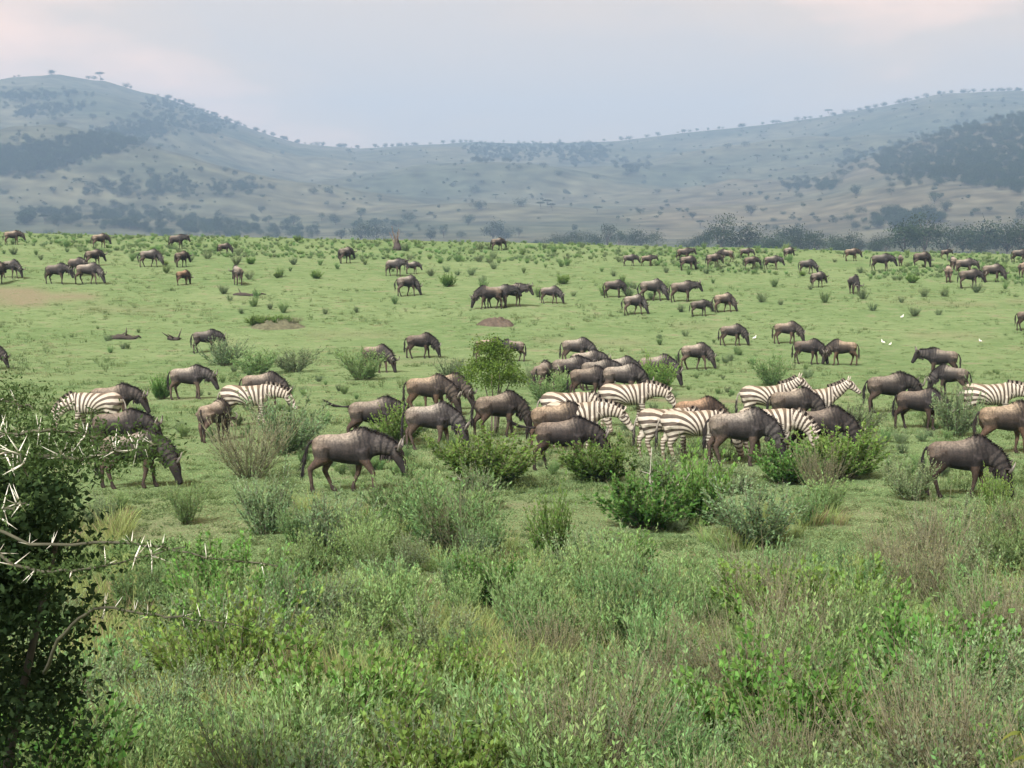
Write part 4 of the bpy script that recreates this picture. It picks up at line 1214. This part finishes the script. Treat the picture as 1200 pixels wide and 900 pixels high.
scatter('tall_grass', tall, P, np.stack([RNG.normal(0, .1, n), RNG.normal(0, .1, n), RNG.uniform(0, 6.28, n)], 1), np.repeat((RNG.uniform(.55, 1.15, n) * np.where(open_, 1.2, 1.0))[:, None], 3, 1), np.where(open_, RNG.integers(0, 6, n), RNG.choice(len(tall), n, p=[.09, .08, .06, .09, .06, .07, .19, .18, .18])),
        'uncountable tall grass and herbs filling the gaps of the dense scrub')
# short grazed turf over the plain
short = []
for i in range(6):
    mb = tuft(400 + i, 46, .28, .060, .013, (.182, .268, .115), [(.196, .278, .125), (.210, .292, .130), (.184, .258, .118), (.24, .278, .145), (.200, .282, .128), (.190, .268, .121)][i], .8, .5, [0, .02, 0, .2, .03, .05][i])
    short.append((mb.mesh('turf'), M_GRASS))
for i in range(2):
    fo, st = make_shrub(440 + i, 12, .2, .9, .035, .014, 12, (.075, .12, .04), (.14, .19, .075), (.1, .1, .05), side=1, sideper=5)
    short.append((fo.mesh('turf_herb'), M_LEAF))
n = 52000
xs_ = RNG.uniform(-160, 1360, n); ys_ = np.where(RNG.random(n) < .85, RNG.uniform(270, 720, n), RNG.uniform(720, 1000, n))
P = hit(xs_, ys_)
P = P[~np.isnan(P[:, 0])]; P = P[(P[:, 1] < 200)]
sm_ = soil_mask(P[:, 0], P[:, 1])
P = P[RNG.random(len(P)) > sm_ * 0.95]
n = len(P)
den = fbm(P[:, 0] / 5.0, P[:, 1] / 5.0, 61)
hgt = (0.55 + 1.3 * sstep(.42, .62, den)) * RNG.uniform(.6, 1.2, n)
wid = RNG.uniform(.8, 1.4, n)
scatter('short_turf', short, P, np.stack([np.zeros(n), np.zeros(n), RNG.uniform(0, 6.28, n)], 1), np.stack([wid, wid, hgt], 1), np.where((fbm(P[:, 0] / 6.0, P[:, 1] / 3.5, 64) > .52) & (RNG.random(n) < .65), 3, np.where((fbm(P[:, 0] / 2.4, P[:, 1] / 2.4, 67) > .6) & (RNG.random(n) < .6), RNG.integers(6, 8, n), RNG.choice(8, n, p=[.15, .15, .14, .14, .13, .11, .09, .09]))), 'short grazed green turf of the open plain')
# low growth of the far crest
low = []
for k in ('feathery_shrub', 'grey_shrub'):
    for v in range(2): low.append((PROTO[k][v][0], M_LEAF))
n = 2600
xs_ = RNG.uniform(-200, 1400, n * 3); ys_ = RNG.uniform(268, 335, n * 3)
lim = np.interp(xs_, [-200, 0, 500, 900, 1200, 1400], [296, 298, 305, 322, 335, 335])
c = fbm(xs_ / 120.0, ys_ / 14.0, 99)
keep = (ys_ < lim) & (c + 0.25 * (lim - ys_) / 30 > 0.5)
P = hit(xs_[keep], ys_[keep]); P = P[~np.isnan(P[:, 0])]; P = P[(P[:, 1] < 205) & (P[:, 1] > 80)][:n]
n = len(P)
hh_ = RNG.uniform(.22, .6, n)
scatter('crest_scrub', low, P, np.stack([np.zeros(n), np.zeros(n), RNG.uniform(0, 6.28, n)], 1), np.stack([hh_ * 1.2, hh_ * 1.2, hh_], 1), RNG.integers(0, 4, n), 'low tangled scrub along the far crest of the plain')

# ------------------------------------------------------------------ trees
def make_tree(seed, h, rx, rz, base, flat=False, nl=1500, leaf=.55, colr=(.018, .030, .014), tipc=(.040, .060, .025), clumps=26, trunk=.035):
    rng = np.random.default_rng(seed)
    tr, cr = MB(), MB()
    cz = base + rz
    top = np.array([rng.normal(0, .05) * h, rng.normal(0, .05) * h, base + rz * .9])
    tp = smooth_path([(0, 0, -.2), (top[0] * .5, top[1] * .5, base * .6), top], 7)
    add_tube(tr, tp, list(np.linspace(trunk * h, trunk * h * .35, 7)), 7, C=(.09, .075, .06))
    cc = []
    for k in range(clumps):
        u = unit(rng.normal(size=3)); q = rng.uniform(.45, 1.0)
        z = u[2] * rz * q
        if flat: z = abs(z) * .6 + rz * .3
        c = np.array([u[0] * rx * q, u[1] * rx * q, cz + z]) + [top[0], top[1], 0]
        cc.append(c)
        if k % 3 == 0:
            m = (tp[4] + c) / 2 + rng.normal(0, .04 * h, 3)
            add_tube(tr, smooth_path([tp[3 + k % 3], m, c], 5), list(np.linspace(trunk * h * .4, trunk * h * .1, 5)), 4, C=(.09, .075, .06))
    cc = np.array(cc)
    i = rng.integers(0, clumps, nl)
    rr_ = rng.uniform(.6, 1.25, clumps) * rx * .34
    off = rng.normal(size=(nl, 3)) * rr_[i][:, None] * np.array([.75, .75, .55 if not flat else .22])
    P = cc[i] + off
    br = rng.uniform(.7, 1.3, clumps)[i]
    t = np.clip((P[:, 2] - base) / (2 * rz), 0, 1)
    C = (np.array(colr) + (np.array(tipc) - np.array(colr)) * rng.uniform(0, 1, (nl, 1))) * br[:, None]
    D = unit(off) * .6 + rng.normal(size=(nl, 3)) * .6 + np.array([0, 0, .3])
    add_leaves(cr, P, D, leaf * rng.uniform(.6, 1.3, nl), leaf * .75 * rng.uniform(.6, 1.2, nl), C, rng)
    return tr, cr

TREES = {}
for k, a in {'round': dict(h=9, rx=4.6, rz=3.3, base=2.0), 'tall': dict(h=13, rx=4.6, rz=5.2, base=2.6), 'wide': dict(h=8, rx=6.5, rz=2.8, base=2.0), 'flat': dict(h=9, rx=5.5, rz=1.7, base=5.6, flat=True), 'open': dict(h=10, rx=4.5, rz=3.8, base=3, clumps=15, nl=900)}.items():
    TREES[k] = []
    for v in range(2):
        tr, cr = make_tree(500 + len(TREES) * 10 + v, **a)
        V = np.concatenate(cr.V)
        TREES[k].append((tr.mesh('tree_trunk'), cr.mesh('tree_crown'), np.percentile(V[:, 2], 99.5), np.percentile(np.abs(V[:, 0]), 97) * 2))

def put_tree(kind, p, height, label, group, name='savanna_tree', widen=1.0):
    tm, cm, h, w = TREES[kind][random.randrange(2)]
    s = height / h
    r = empty(name, p, random.uniform(0, 6.28), s)
    r.scale = (s * widen, s * widen, s)
    tag(r, label, 'tree', group)
    link('trunk', tm, M_WOOD, r)
    f = link('crown', cm, M_TREE, r); f['kind'] = 'stuff'
    return r

# tree belt along the valley floor: tops read off the photograph, feet on the ground behind the crest
L_BELT = 'dark hazy tree in the riverside belt at the foot of the bare brown spur'
belt = [(845, 251, 'tall'), (868, 262, 'round'), (826, 270, 'open'), (806, 280, 'wide'), (890, 276, 'wide'), (930, 264, 'round'), (912, 273, 'wide'), (955, 270, 'round'), (980, 276, 'round'), (1003, 271, 'open'), (1032, 274, 'wide'),
        (1060, 260, 'round'), (1085, 250, 'tall'), (1074, 264, 'round'), (1108, 262, 'wide'), (1130, 264, 'round'), (1150, 258, 'round'), (1168, 266, 'wide'), (1182, 262, 'round'), (1196, 256, 'tall'), (1230, 262, 'round'), (1260, 258, 'tall'), (-30, 270, 'round')]
rb = random.Random(3)
for k in range(26):
    belt.append((rb.uniform(790, 1290), rb.uniform(274, 286), rb.choice(['wide', 'round', 'open'])))
def put_top(x, ytop, depth, kind, label, group, widen=1.0):
    d = raydir(x, ytop)
    q = d * (depth / math.hypot(d[0], d[1]))
    z0 = float(ground_z(q[0], q[1]))
    hgt = EYE[2] + q[2] - z0
    if hgt < 3: return
    put_tree(kind, (q[0], q[1], z0 - .1), hgt, label, group, widen=widen)
for x, y, k in belt:
    put_top(x, y, rb.uniform(680, 900), k, L_BELT, 'trees of the riverside belt', rb.uniform(.85, 1.2))
for x, y, k in [(655, 273, 'wide'), (670, 270, 'round'), (690, 271, 'wide'), (712, 262, 'tall'), (735, 273, 'wide'), (750, 268, 'round'), (770, 270, 'open'), (645, 277, 'wide'), (630, 280, 'wide'), (700, 274, 'round'), (725, 270, 'open')]:
    put_top(x, y, rb.uniform(900, 1050), k, 'dark hazy tree in the thin belt below the middle of the long ridge', 'trees of the thin middle belt')
for x, y, k in [(578, 258, 'round'), (592, 266, 'wide'), (505, 268, 'round'), (520, 263, 'tall'), (440, 262, 'wide'), (423, 259, 'round'), (458, 264, 'wide'), (540, 270, 'wide'), (480, 272, 'wide'), (400, 268, 'round'), (608, 266, 'open')]:
    put_top(x, y, rb.uniform(1250, 1400), k, 'pale hazy tree standing on the valley floor behind the dead stump', 'trees of the valley floor')

# woods on the hills: masses of trees too far off to count
WOODS = [
 ([(-40, 185), (0, 178), (60, 170), (130, 150), (185, 143), (196, 160), (150, 176), (100, 186), (60, 200), (-40, 212)], 900, 'dark wood slanting across the flank of the rounded hill'),
 ([(-40, 112), (60, 108), (110, 112), (60, 118), (-40, 124)], 150, 'thin strip of wood high on the rounded hill'),
 ([(20, 128), (80, 123), (112, 126), (60, 136), (20, 138)], 130, 'small wood below the summit of the rounded hill'),
 ([(175, 118), (215, 122), (290, 150), (250, 160), (200, 150), (165, 132)], 260, 'scattered wood down the shoulder of the rounded hill'),
 ([(548, 172), (640, 169), (715, 171), (713, 188), (670, 192), (640, 183), (600, 192), (555, 192)], 420, 'dark wood along the middle of the long ridge'),
 ([(1040, 180), (1080, 160), (1130, 147), (1200, 135), (1300, 128), (1300, 235), (1200, 226), (1130, 216), (1060, 211), (1022, 202)], 1500, 'large dark wood covering the steep side of the spur'),
 ([(100, 222), (160, 212), (220, 212), (228, 228), (150, 236)], 85, 'low wood on the foot slope of the rounded hill'),
 ([(245, 218), (300, 211), (300, 228), (250, 230)], 42, 'small wood beside the low wood on the foot slope'),
 ([(918, 220), (975, 214), (978, 222), (920, 224)], 50, 'short hedge like strip of wood on the bare brown spur'),
 ([(980, 190), (1045, 175), (1050, 183), (985, 196)], 60, 'strip of wood on the crest of the bare brown spur'),
 ([(20, 262), (22, 250), (60, 247), (92, 250), (96, 262)], 60, 'block of wood on the valley floor below the rounded hill'),
 ([(104, 262), (110, 250), (200, 255), (290, 266), (372, 271), (372, 279), (200, 275), (120, 268)], 200, 'long wood along the valley floor below the rounded hill'),
 ([(1010, 262), (1050, 252), (1100, 254), (1110, 264), (1020, 268)], 70, 'dark clump behind the riverside belt'),
 ([(725, 190), (760, 188), (762, 208), (722, 208)], 40, 'pair of dark clumps on the long ridge slope'),
]
far_kinds = []
for k in ('round', 'wide', 'tall'):
    for v in range(2):
        far_kinds.append((TREES[k][v][1], M_TREE))
for wi, (poly, n, lab) in enumerate(WOODS):
    poly = np.array(poly, float)
    lo_, hi_ = poly.min(0), poly.max(0)
    pts = []
    rw = np.random.default_rng(700 + wi)
    while len(pts) < n:
        q = rw.uniform(lo_, hi_)
        if inpoly(q[0], q[1], poly): pts.append(q)
    pts = np.array(pts) + rw.normal(0, 1, (n, 2)) * np.where(rw.random((n, 1)) < .7, 1.5, 7.0) * np.array([1.6, 1.0])
    P = hit(pts[:, 0], pts[:, 1], 1000.0, 5000.0); P = P[~np.isnan(P[:, 0])]
    n = len(P)
    if n == 0: continue
    s = rw.uniform(.55, 1.0, n)
    scatter('wood', far_kinds, P, np.stack([0 * s, 0 * s, rw.uniform(0, 6.28, n)], 1), np.stack([s, s, s], 1), rw.integers(0, 6, n), lab)

# thin scrub over the hill slopes
n = 2300
rw = np.random.default_rng(801)
X_ = rw.uniform(-60, 1260, n); Y_ = rw.uniform(95, 272, n)
kp = fbm(X_ / 70.0, Y_ / 18.0, 88) + 0.18 * (X_ > 800) * (Y_ < 200) > rw.uniform(.38, .66, n)
P = hit(X_[kp], Y_[kp], 1000.0, 5000.0); P = P[~np.isnan(P[:, 0])]; n = len(P)
s = rw.uniform(.18, .55, n)
scatter('hill_scrub', far_kinds, P, np.stack([0 * s, 0 * s, rw.uniform(0, 6.28, n)], 1), np.stack([s * 1.2, s * 1.2, s], 1), rw.integers(0, 6, n), 'thin speckle of bushes over the slopes of the hazy hills')

# single trees scattered on the hills
def put_ridge(x, height, label):
    a = math.atan2(*(raydir(x, 120)[:2])); R_ = 3600 + 350 * math.sin(a * 5.0 + 1.0)
    X, Y = R_ * math.sin(a), R_ * math.cos(a)
    put_tree('flat', (X, Y, float(ground_z(X, Y)) - .5), height, label, None)
for x in np.concatenate([np.linspace(-30, 190, 12), np.linspace(195, 345, 32), np.linspace(360, 545, 26), np.linspace(720, 960, 28), np.linspace(965, 1200, 44)]):
    x = x + rb.gauss(0, 9)
    a = math.atan2(*(raydir(x, 150)[:2]))
    R_ = 3600 + 350 * math.sin(a * 5.0 + 1.0)
    X, Y = R_ * math.sin(a), R_ * math.cos(a)
    k = rb.choice(['round', 'wide', 'wide', 'round'])
    hh0 = rb.uniform(4.5, 12)
    put_tree(k, (X, Y, float(ground_z(X, Y)) - .22 * hh0), hh0, 'tiny tree on the skyline of the ' + ('rounded hill' if x < 350 else 'long ridge'), 'skyline trees of the ' + ('rounded hill' if x < 350 else 'long ridge'))
put_ridge(118, 17, 'single flat topped tree on the summit of the rounded hill')
put_ridge(972, 16, 'single flat topped tree standing clear of the skyline of the long ridge')
pts = []
while len(pts) < 170:
    x = rb.uniform(0, 1200); y = rb.uniform(115, 268)
    w = 0.35 + (x > 820 and y < 190) * .9 + (y > 200) * .25
    if rb.random() < w: pts.append((x, y))
P = hit([p[0] for p in pts], [p[1] for p in pts])
for p in P:
    if np.isnan(p).any() or p[1] < 1150: continue
    put_tree(rb.choice(['round', 'round', 'wide', 'open', 'flat']), p - np.array([0, 0, .3]), rb.uniform(6, 12.5), 'tiny dark tree dotted over the grassy slopes of the hazy hills', 'trees dotted over the hill slopes')

# the little round topped tree among the herd
def little_tree():
    p = hit(580, 508)[0]
    r = empty('small_tree', p, 0.0, 1.15)
    tag(r, 'little round topped yellow green tree with thin bare stems among the herd', 'tree')
    rng = np.random.default_rng(77)
    fo = MB()
    for k in range(6):
        tr = MB()
        az = rng.uniform(0, 6.28); e_ = np.array([math.cos(az) * .5, math.sin(az) * .5, 1.55])
        add_tube(tr, smooth_path([(math.cos(az) * .06, math.sin(az) * .06, -.05), (e_[0] * .35, e_[1] * .35, .7), e_], 7) + rng.normal(0, .015, (7, 3)), list(np.linspace(.028, .01, 7)), 5, C=(.11, .09, .07))
        link('trunk', tr.mesh('small_tree_trunk'), M_WOOD, r)
    cl = np.stack([rng.normal(0, .36, 60), rng.normal(0, .36, 60), rng.uniform(1.28, 2.2, 60)], 1)
    rad = np.sqrt(np.clip(1 - ((cl[:, 2] - 1.55) / .7) ** 2, .1, 1))
    cl[:, :2] = np.clip(cl[:, :2], -.8, .8) * rad[:, None] * 1.0
    i = rng.integers(0, 60, 7000)
    P = cl[i] + rng.normal(0, .10, (7000, 3))
    C = np.array([.090, .160, .034]) + np.array([.10, .12, .022]) * rng.random((7000, 1))
    add_leaves(fo, P, rng.normal(size=(7000, 3)) + [0, 0, .5], .06 * rng.uniform(.6, 1.2, 7000), .038, C * rng.uniform(.7, 1.25, (7000, 1)), rng)
    f = link('crown', fo.mesh('small_tree_crown'), M_LEAF, r); f['kind'] = 'stuff'
little_tree()

# ------------------------------------------------------------------ the thorn bush at the side
def thorn_bush():
    gx, gy = -2.35, 6.6
    gz = float(ground_z(gx, gy))
    r = empty('thorn_bush', (gx, gy, gz))
    tag(r, 'dark thorn bush overgrown with leaves, long white thorns on its reaching branches', 'thorn bush')
    O = np.array([gx, gy, gz])
    rng = np.random.default_rng(5)
    def px(x, y, d): return at(np.float64(x), np.float64(y), d) - O
    bark = (.07, .068, .045)
    thm = MB(); add_tube(thm, [(0, 0, 0), (0, 0, .45), (0, 0, 1.0)], [.042, .028, .003], 5, C=(.70, .67, .58))
    thorn_me = thm.mesh('thorn')
    def branch(pts, r0, r1, nth, lo=.045, hi=.085, t0=0.1):
        path = smooth_path(pts, 24)
        path += rng.normal(0, .004, path.shape)
        b = MB(); add_tube(b, path, list(np.linspace(r0, r1, 24)), 6, C=bark)
        o = link('branch', b.mesh('thorn_branch', smooth=True), M_WOOD, r)
        tg = unit(np.gradient(path, axis=0))
        for k in range(nth):
            i = rng.uniform(t0, .98) * 23; i0 = int(i)
            for s in (0, 1):
                dv = rng.normal(size=3); dv -= (dv @ tg[i0]) * tg[i0]
                dv = unit(unit(dv) + np.array([0, 0, .35]) + tg[i0] * rng.normal(0, .25))
                t = bpy.data.objects.new('thorn', thorn_me); col.objects.link(t); t.parent = o
                if not thorn_me.materials: thorn_me.materials.append(M_THORN)
                L = rng.uniform(lo, hi)
                t.location = path[i0]; t.scale = (L, L, L)
                t.rotation_euler = Vector(dv).to_track_quat('Z', 'Y').to_euler()
        return path
    paths = []
    c0 = np.array([0, 0, .4])
    paths.append(branch([c0, px(-60, 560, 6.2), px(20, 535, 5.9), px(85, 537, 5.7), px(140, 530, 5.6), px(192, 520, 5.5)], .014, .003, 26, t0=.35))
    paths.append(branch([c0, px(-80, 520, 6.0), px(-10, 510, 5.8), px(60, 505, 5.7), px(120, 512, 5.7)], .012, .003, 16, t0=.4))
    paths.append(branch([c0, px(-60, 600, 6.2), px(10, 532, 5.4), px(35, 560, 5.3)], .008, .002, 9, .06, .10, t0=.5))
    paths.append(branch([c0, px(-70, 640, 6.1), px(40, 640, 5.9), px(150, 637, 5.7), px(230, 650, 5.6), px(328, 664, 5.5)], .009, .002, 10, .03, .06, t0=.35))
    paths.append(branch([c0, px(-70, 650, 5.8), px(20, 664, 5.5), px(70, 670, 5.4), px(130, 662, 5.4), px(215, 640, 5.3)], .009, .002, 10, .05, .085, t0=.35))
    paths.append(branch([px(50, 790, 6.1), px(80, 735, 5.9), px(125, 712, 5.7), px(180, 722, 5.6), px(230, 726, 5.5), px(290, 736, 5.5)], .008, .002, 9, .035, .06, t0=.35))
    paths.append(branch([c0, px(-80, 700, 5.9), px(-10, 610, 5.4), px(30, 590, 5.3)], .008, .003, 6, .06, .10, t0=.6))
    paths.append(branch([c0, px(-100, 480, 6.6), px(-10, 470, 6.4), px(40, 478, 6.3)], .012, .003, 8, t0=.5))
    for k in range(5):
        b = MB(); a = rng.uniform(0, 6.28)
        add_tube(b, smooth_path([(math.cos(a) * .08, math.sin(a) * .08, -.1), (math.cos(a) * .25, math.sin(a) * .25, .9), (math.cos(a) * .5, math.sin(a) * .5, 1.9)], 8), list(np.linspace(.03, .010, 8)), 6, C=(.04, .037, .028))
        link('trunk', b.mesh('thorn_trunk', smooth=True), M_WOOD, r)
    # leaf mass: clumps over the bush's volume
    fo = MB()
    n = 46000; nc = 300
    u = unit(rng.normal(size=(nc, 3))); q = rng.uniform(.25, 1, nc) ** .4
    cl = u * q[:, None] * np.array([.72, .85, 1.22]) + np.array([-.17, .05, 1.16])
    cl[:70] = np.stack([rng.uniform(-.5, .48, 70), rng.uniform(-.45, .45, 70), rng.uniform(1.55, 2.32, 70)], 1)
    i = rng.integers(0, nc, n)
    P = cl[i] + rng.normal(0, .075, (n, 3)); P[:, 2] = np.maximum(P[:, 2], .03)
    br = rng.uniform(.65, 1.35, nc)[i][:, None]
    C = (np.array([.022, .046, .019]) + np.array([.034, .052, .021]) * rng.random((n, 1)) ** 2) * br
    add_leaves(fo, P, rng.normal(size=(n, 3)) + [0, -.1, .3], .036 * rng.uniform(.6, 1.25, n), .022, C, rng)
    f = link('foliage', fo.mesh('thorn_bush_leaves'), M_LEAF, r); f['kind'] = 'stuff'
    # fine feathery leaflets along the reaching branches
    fl = MB()
    for j, pth in enumerate(paths):
        m = [1900, 1500, 300, 300, 600, 350, 400, 1700][j]
        t = rng.uniform(.35 if j != 3 else .5, .99, m) * 23
        P = np.stack([np.interp(t, range(24), pth[:, c]) for c in range(3)], 1)
        sp_ = np.array([.055, .06, .02, .014, .03, .03, .03, .07])[j]
        P = P + rng.normal(size=(m, 3)) * np.array([sp_, sp_, sp_ * .75])
        C = np.array([.034, .062, .022]) + np.array([.04, .055, .018]) * rng.random((m, 1))
        add_leaves(fl, P, rng.normal(size=(m, 3)), .020 * rng.uniform(.6, 1.3, m), .009, C, rng)
    f = link('leaflets', fl.mesh('thorn_leaflets'), M_LEAF, r); f['kind'] = 'stuff'
thorn_bush()

# ------------------------------------------------------------------ small things
def deadwood(name, px_, py_, n, size, c, label, upz=.6, wpx=None, rad=.012):
    p = hit(px_, py_)[0]
    r = empty(name, p); tag(r, label, 'dead wood')
    rng = np.random.default_rng(int(px_))
    for k in range(n):
        b = MB()
        d0 = unit(np.array([rng.normal(), rng.normal(), abs(rng.normal()) * upz + .1])); L = size * rng.uniform(.5, 1)
        s0 = np.array([rng.normal(0, .15), rng.normal(0, .15), 0]) * size
        pts = smooth_path([s0, s0 + d0 * L * .5 + rng.normal(0, .06, 3) * size, s0 + d0 * L + rng.normal(0, .1, 3) * size], 7)
        pts[:, 2] = np.maximum(pts[:, 2], rad * .5)
        cc = np.array(c) * rng.uniform(.7, 1.25)
        add_tube(b, pts, list(np.linspace(rad, rad * .3, 7)), 5, C=cc)
        for q in range(3):
            i = rng.integers(2, 6); d1 = unit(d0 + rng.normal(size=3) * .8)
            add_tube(b, [pts[i], pts[i] + d1 * L * .18, pts[i] + d1 * L * .32 + rng.normal(0, .02, 3)], [rad * .5, rad * .35, rad * .12], 4, C=cc)
        link('branch', b.mesh('dead_branch', smooth=True), M_WOOD, r)
deadwood('dead_branches', 1185, 706, 16, .75, (.30, .26, .235), 'heap of bleached grey dead branches beside the dry twig bushes', .5)
deadwood('dead_branches', 775, 612, 9, 1.25, (.30, .285, .24), 'bare pale branches sticking out of the tangled green bush', 1.6, rad=.016)
deadwood('dead_branches', 555, 575, 5, .8, (.24, .22, .18), 'few bare stems at the foot of the round bright green bush', 1.2)

def stump():
    p = hit(465, 293)[0]
    r = empty('dead_stump', p); tag(r, 'dark broken dead stump with spiky bare twigs on the far crest', 'stump')
    rng = np.random.default_rng(4)
    b = MB(); add_tube(b, [(0, 0, -.1), (.05, 0, .35), (0, .05, .75), (.08, 0, 1.1)], [.5, .36, .22, .08], 8, C=(.05, .04, .035)); link('trunk', b.mesh('stump_trunk', smooth=True), M_WOOD, r)
    for k in range(7):
        b = MB(); d = unit(np.array([rng.normal(0, .3), rng.normal(0, .3), 1])); s0 = np.array([rng.normal(0, .1), 0, .5])
        add_tube(b, smooth_path([s0, s0 + d * .7, s0 + d * rng.uniform(1.1, 1.6) + rng.normal(0, .1, 3)], 6), list(np.linspace(.06, .02, 6)), 5, C=(.13, .10, .08))
        link('twig', b.mesh('stump_twig'), M_WOOD, r)
stump()
def fallen(x0, x1, y, rad, label):
    P = hit([x0, (x0 + x1) / 2, x1], [y, y + 1, y])
    O = P[1]
    r = empty('fallen_log', O); tag(r, label, 'log')
    b = MB(); q = smooth_path(P - O, 9); q[:, 2] = np.maximum(ground_z(q[:, 0] + O[0], q[:, 1] + O[1]) - O[2] + rad * .6, 0); q += RNG.normal(0, rad * .25, q.shape)
    add_tube(b, q, list(np.array([.7, 1, 1.1, .9, .8, .85, .6, .45, .2]) * rad), 8, C=(.045, .036, .030)); link('trunk', b.mesh('log_trunk', smooth=True), M_WOOD, r)
    for k in (2, 4, 6):
        b = MB(); d = unit(RNG.normal(size=3) * [1, 1, .3] + [0, 0, .7])
        add_tube(b, [q[k], q[k] + d * .35, q[k] + d * .6], [rad * .4, rad * .25, rad * .08], 5, C=(.06, .05, .04)); link('branch', b.mesh('log_branch'), M_WOOD, r)
fallen(274, 312, 346, .14, 'short dark log fallen on the far slope')
fallen(130, 166, 397, .16, 'long dark log fallen on the open plain beside a shorter piece')
fallen(198, 213, 398, .14, 'short broken piece of log beside a longer dark log')
def mound(x, y, wpx, hpx, label, c):
    p = hit(x, y)[0]; d = math.hypot(p[0], p[1])
    w = wpx / F * d / 2; h = hpx / F * d
    mb = MB(); N, Rn = 40, 14
    a = np.linspace(0, 2 * np.pi, N, endpoint=False); q = np.linspace(1, 0.02, Rn)
    V = []
    for k in q:
        X = np.cos(a) * w * k * (1 + .15 * np.sin(a * 3 + x)); Y = np.sin(a) * w * .7 * k
        Z = h * (1 - k ** 2) * (.5 + fbm(X * 2.3 + x, Y * 2.3, 5)) - .05 * k + (fbm(X * 5 + x, Y * 5, 6) - .47) * .8 * h * (1 - k ** 3)
        V.append(np.stack([X, Y, Z + ground_z(p[0] + X, p[1] + Y) - p[2]], 1))
    V = np.concatenate(V)
    Q = [[i * N + j, i * N + (j + 1) % N, (i + 1) * N + (j + 1) % N, (i + 1) * N + j] for i in range(Rn - 1) for j in range(N)]
    cc = np.array(c) * (0.6 + .8 * fbm(V[:, 0] * 3, V[:, 1] * 3, 8))[:, None]
    mb.add(V, Q=Q, C=cc)
    o = link('earth_mound', mb.mesh('earth_mound', smooth=True), M_SOIL); o.location = p
    tag(o, label, 'mound')
mound(583, 381, 46, 9, 'low bare dark earth mound below the close trio of wildebeest', (.075, .058, .043))
mound(322, 383, 66, 8, 'flat earth mound with small dark shrubs growing on it', (.085, .085, .05))
for x, w in ((300, 18), (309, 22), (318, 14), (326, 20), (334, 16), (343, 24)):
    shrub_px('leafy_bush' if x < 340 else 'dry_twig_bush', x, 382, w, 'small dark shrub growing on the flat earth mound', 'shrubs on the flat earth mound', 11)

def bird(x, y, s, rz, label):
    p = hit(x, y)[0]
    r = empty('white_bird', p, rz, s); tag(r, label, 'bird', 'white birds on the grass')
    b = MB(); W = (.72, .71, .67)
    add_tube(b, smooth_path([(-.24, 0, .25), (-.10, 0, .29), (.04, 0, .32), (.13, 0, .36), (.17, 0, .46), (.155, 0, .54), (.20, 0, .58), (.235, 0, .575)], 16), [.012, .04, .075, .095, .10, .10, .09, .07, .05, .038, .033, .032, .035, .042, .036, .015], 9, C=W)
    link('body', b.mesh('bird_body', smooth=True), M_BIRD, r)
    k = MB(); add_tube(k, [(.23, 0, .575), (.27, 0, .57), (.32, 0, .555)], [.014, .010, .002], 5, C=(.45, .28, .05)); link('beak', k.mesh('bird_beak'), M_BIRD, r)
    for s_ in (-1, 1):
        l = MB(); add_tube(l, [(.0, s_ * .035, .25), (-.01, s_ * .035, .12), (.0, s_ * .035, .01), (.05, s_ * .035, .003)], [.012, .008, .008, .005], 5, C=(.06, .06, .04)); link('leg', l.mesh('bird_leg'), M_BIRD, r)
for q in [(1057, 374, .5, .3), (1035, 404, .5, 2.6), (1043, 406, .4, .5), (1149, 402, .4, 3.0), (884, 399, .5, .2)]:
    bird(*q, 'small white bird standing on the short grass behind the herd')

# yellow leaved sprig at the edge
def sprig():
    gx, gy = 2.56, 7.3; gz = float(ground_z(gx, gy))
    r = empty('yellow_leaf_plant', (gx, gy, gz)); tag(r, 'tall plant with long yellow green hanging leaves beside the dry bush', 'plant')
    rng = np.random.default_rng(9)
    fo = MB()
    for k in range(5):
        st = MB(); a = rng.uniform(0, 6.28)
        pts = smooth_path([(0, 0, -.05), (math.cos(a) * .08, math.sin(a) * .08, .5), (math.cos(a) * .22, math.sin(a) * .22, .93)], 8)
        add_tube(st, pts, list(np.linspace(.008, .003, 8)), 5, C=(.14, .12, .05)); link('stem', st.mesh('plant_stem'), M_WOOD, r)
        for q in range(14):
            i = rng.integers(2, 8); d = np.array([math.cos(a + q * 2.4), math.sin(a + q * 2.4), .3])
            add_blades(fo, pts[i:i + 1], d[None], rng.uniform(.07, .13), .020, np.array([[0, 0, -.75]]), np.array([[.16, .22, .05]]) * rng.uniform(.7, 1.2), rng, tipC=(.24, .25, .06))
    f = link('leaves', fo.mesh('plant_leaves'), M_LEAF, r); f['kind'] = 'stuff'
sprig()

# ------------------------------------------------------------------ haze
def haze():
    m, t, out = new_mat('haze_air')
    v = t.nodes.new('ShaderNodeVolumePrincipled')
    v.inputs['Color'].default_value = (0.40, 0.63, 0.95, 1)
    v.inputs['Density'].default_value = 0.00026
    v.inputs['Anisotropy'].default_value = 0.1
    t.links.new(v.outputs[0], out.inputs['Volume'])
    b = 5750.0; z0, z1 = -12.0, 470.0
    V = [(x, y, z) for z in (z0, z1) for y in (-b, b) for x in (-b, b)]
    me = bpy.data.meshes.new('haze'); me.from_pydata(V, [], [(0, 2, 3, 1), (4, 5, 7, 6), (0, 1, 5, 4), (2, 6, 7, 3), (0, 4, 6, 2), (1, 3, 7, 5)]); me.update()
    o = link('haze', me, m)
    tag(o, 'pale blue haze hanging over the plain and the far hills', 'haze', None, 'stuff')
haze()
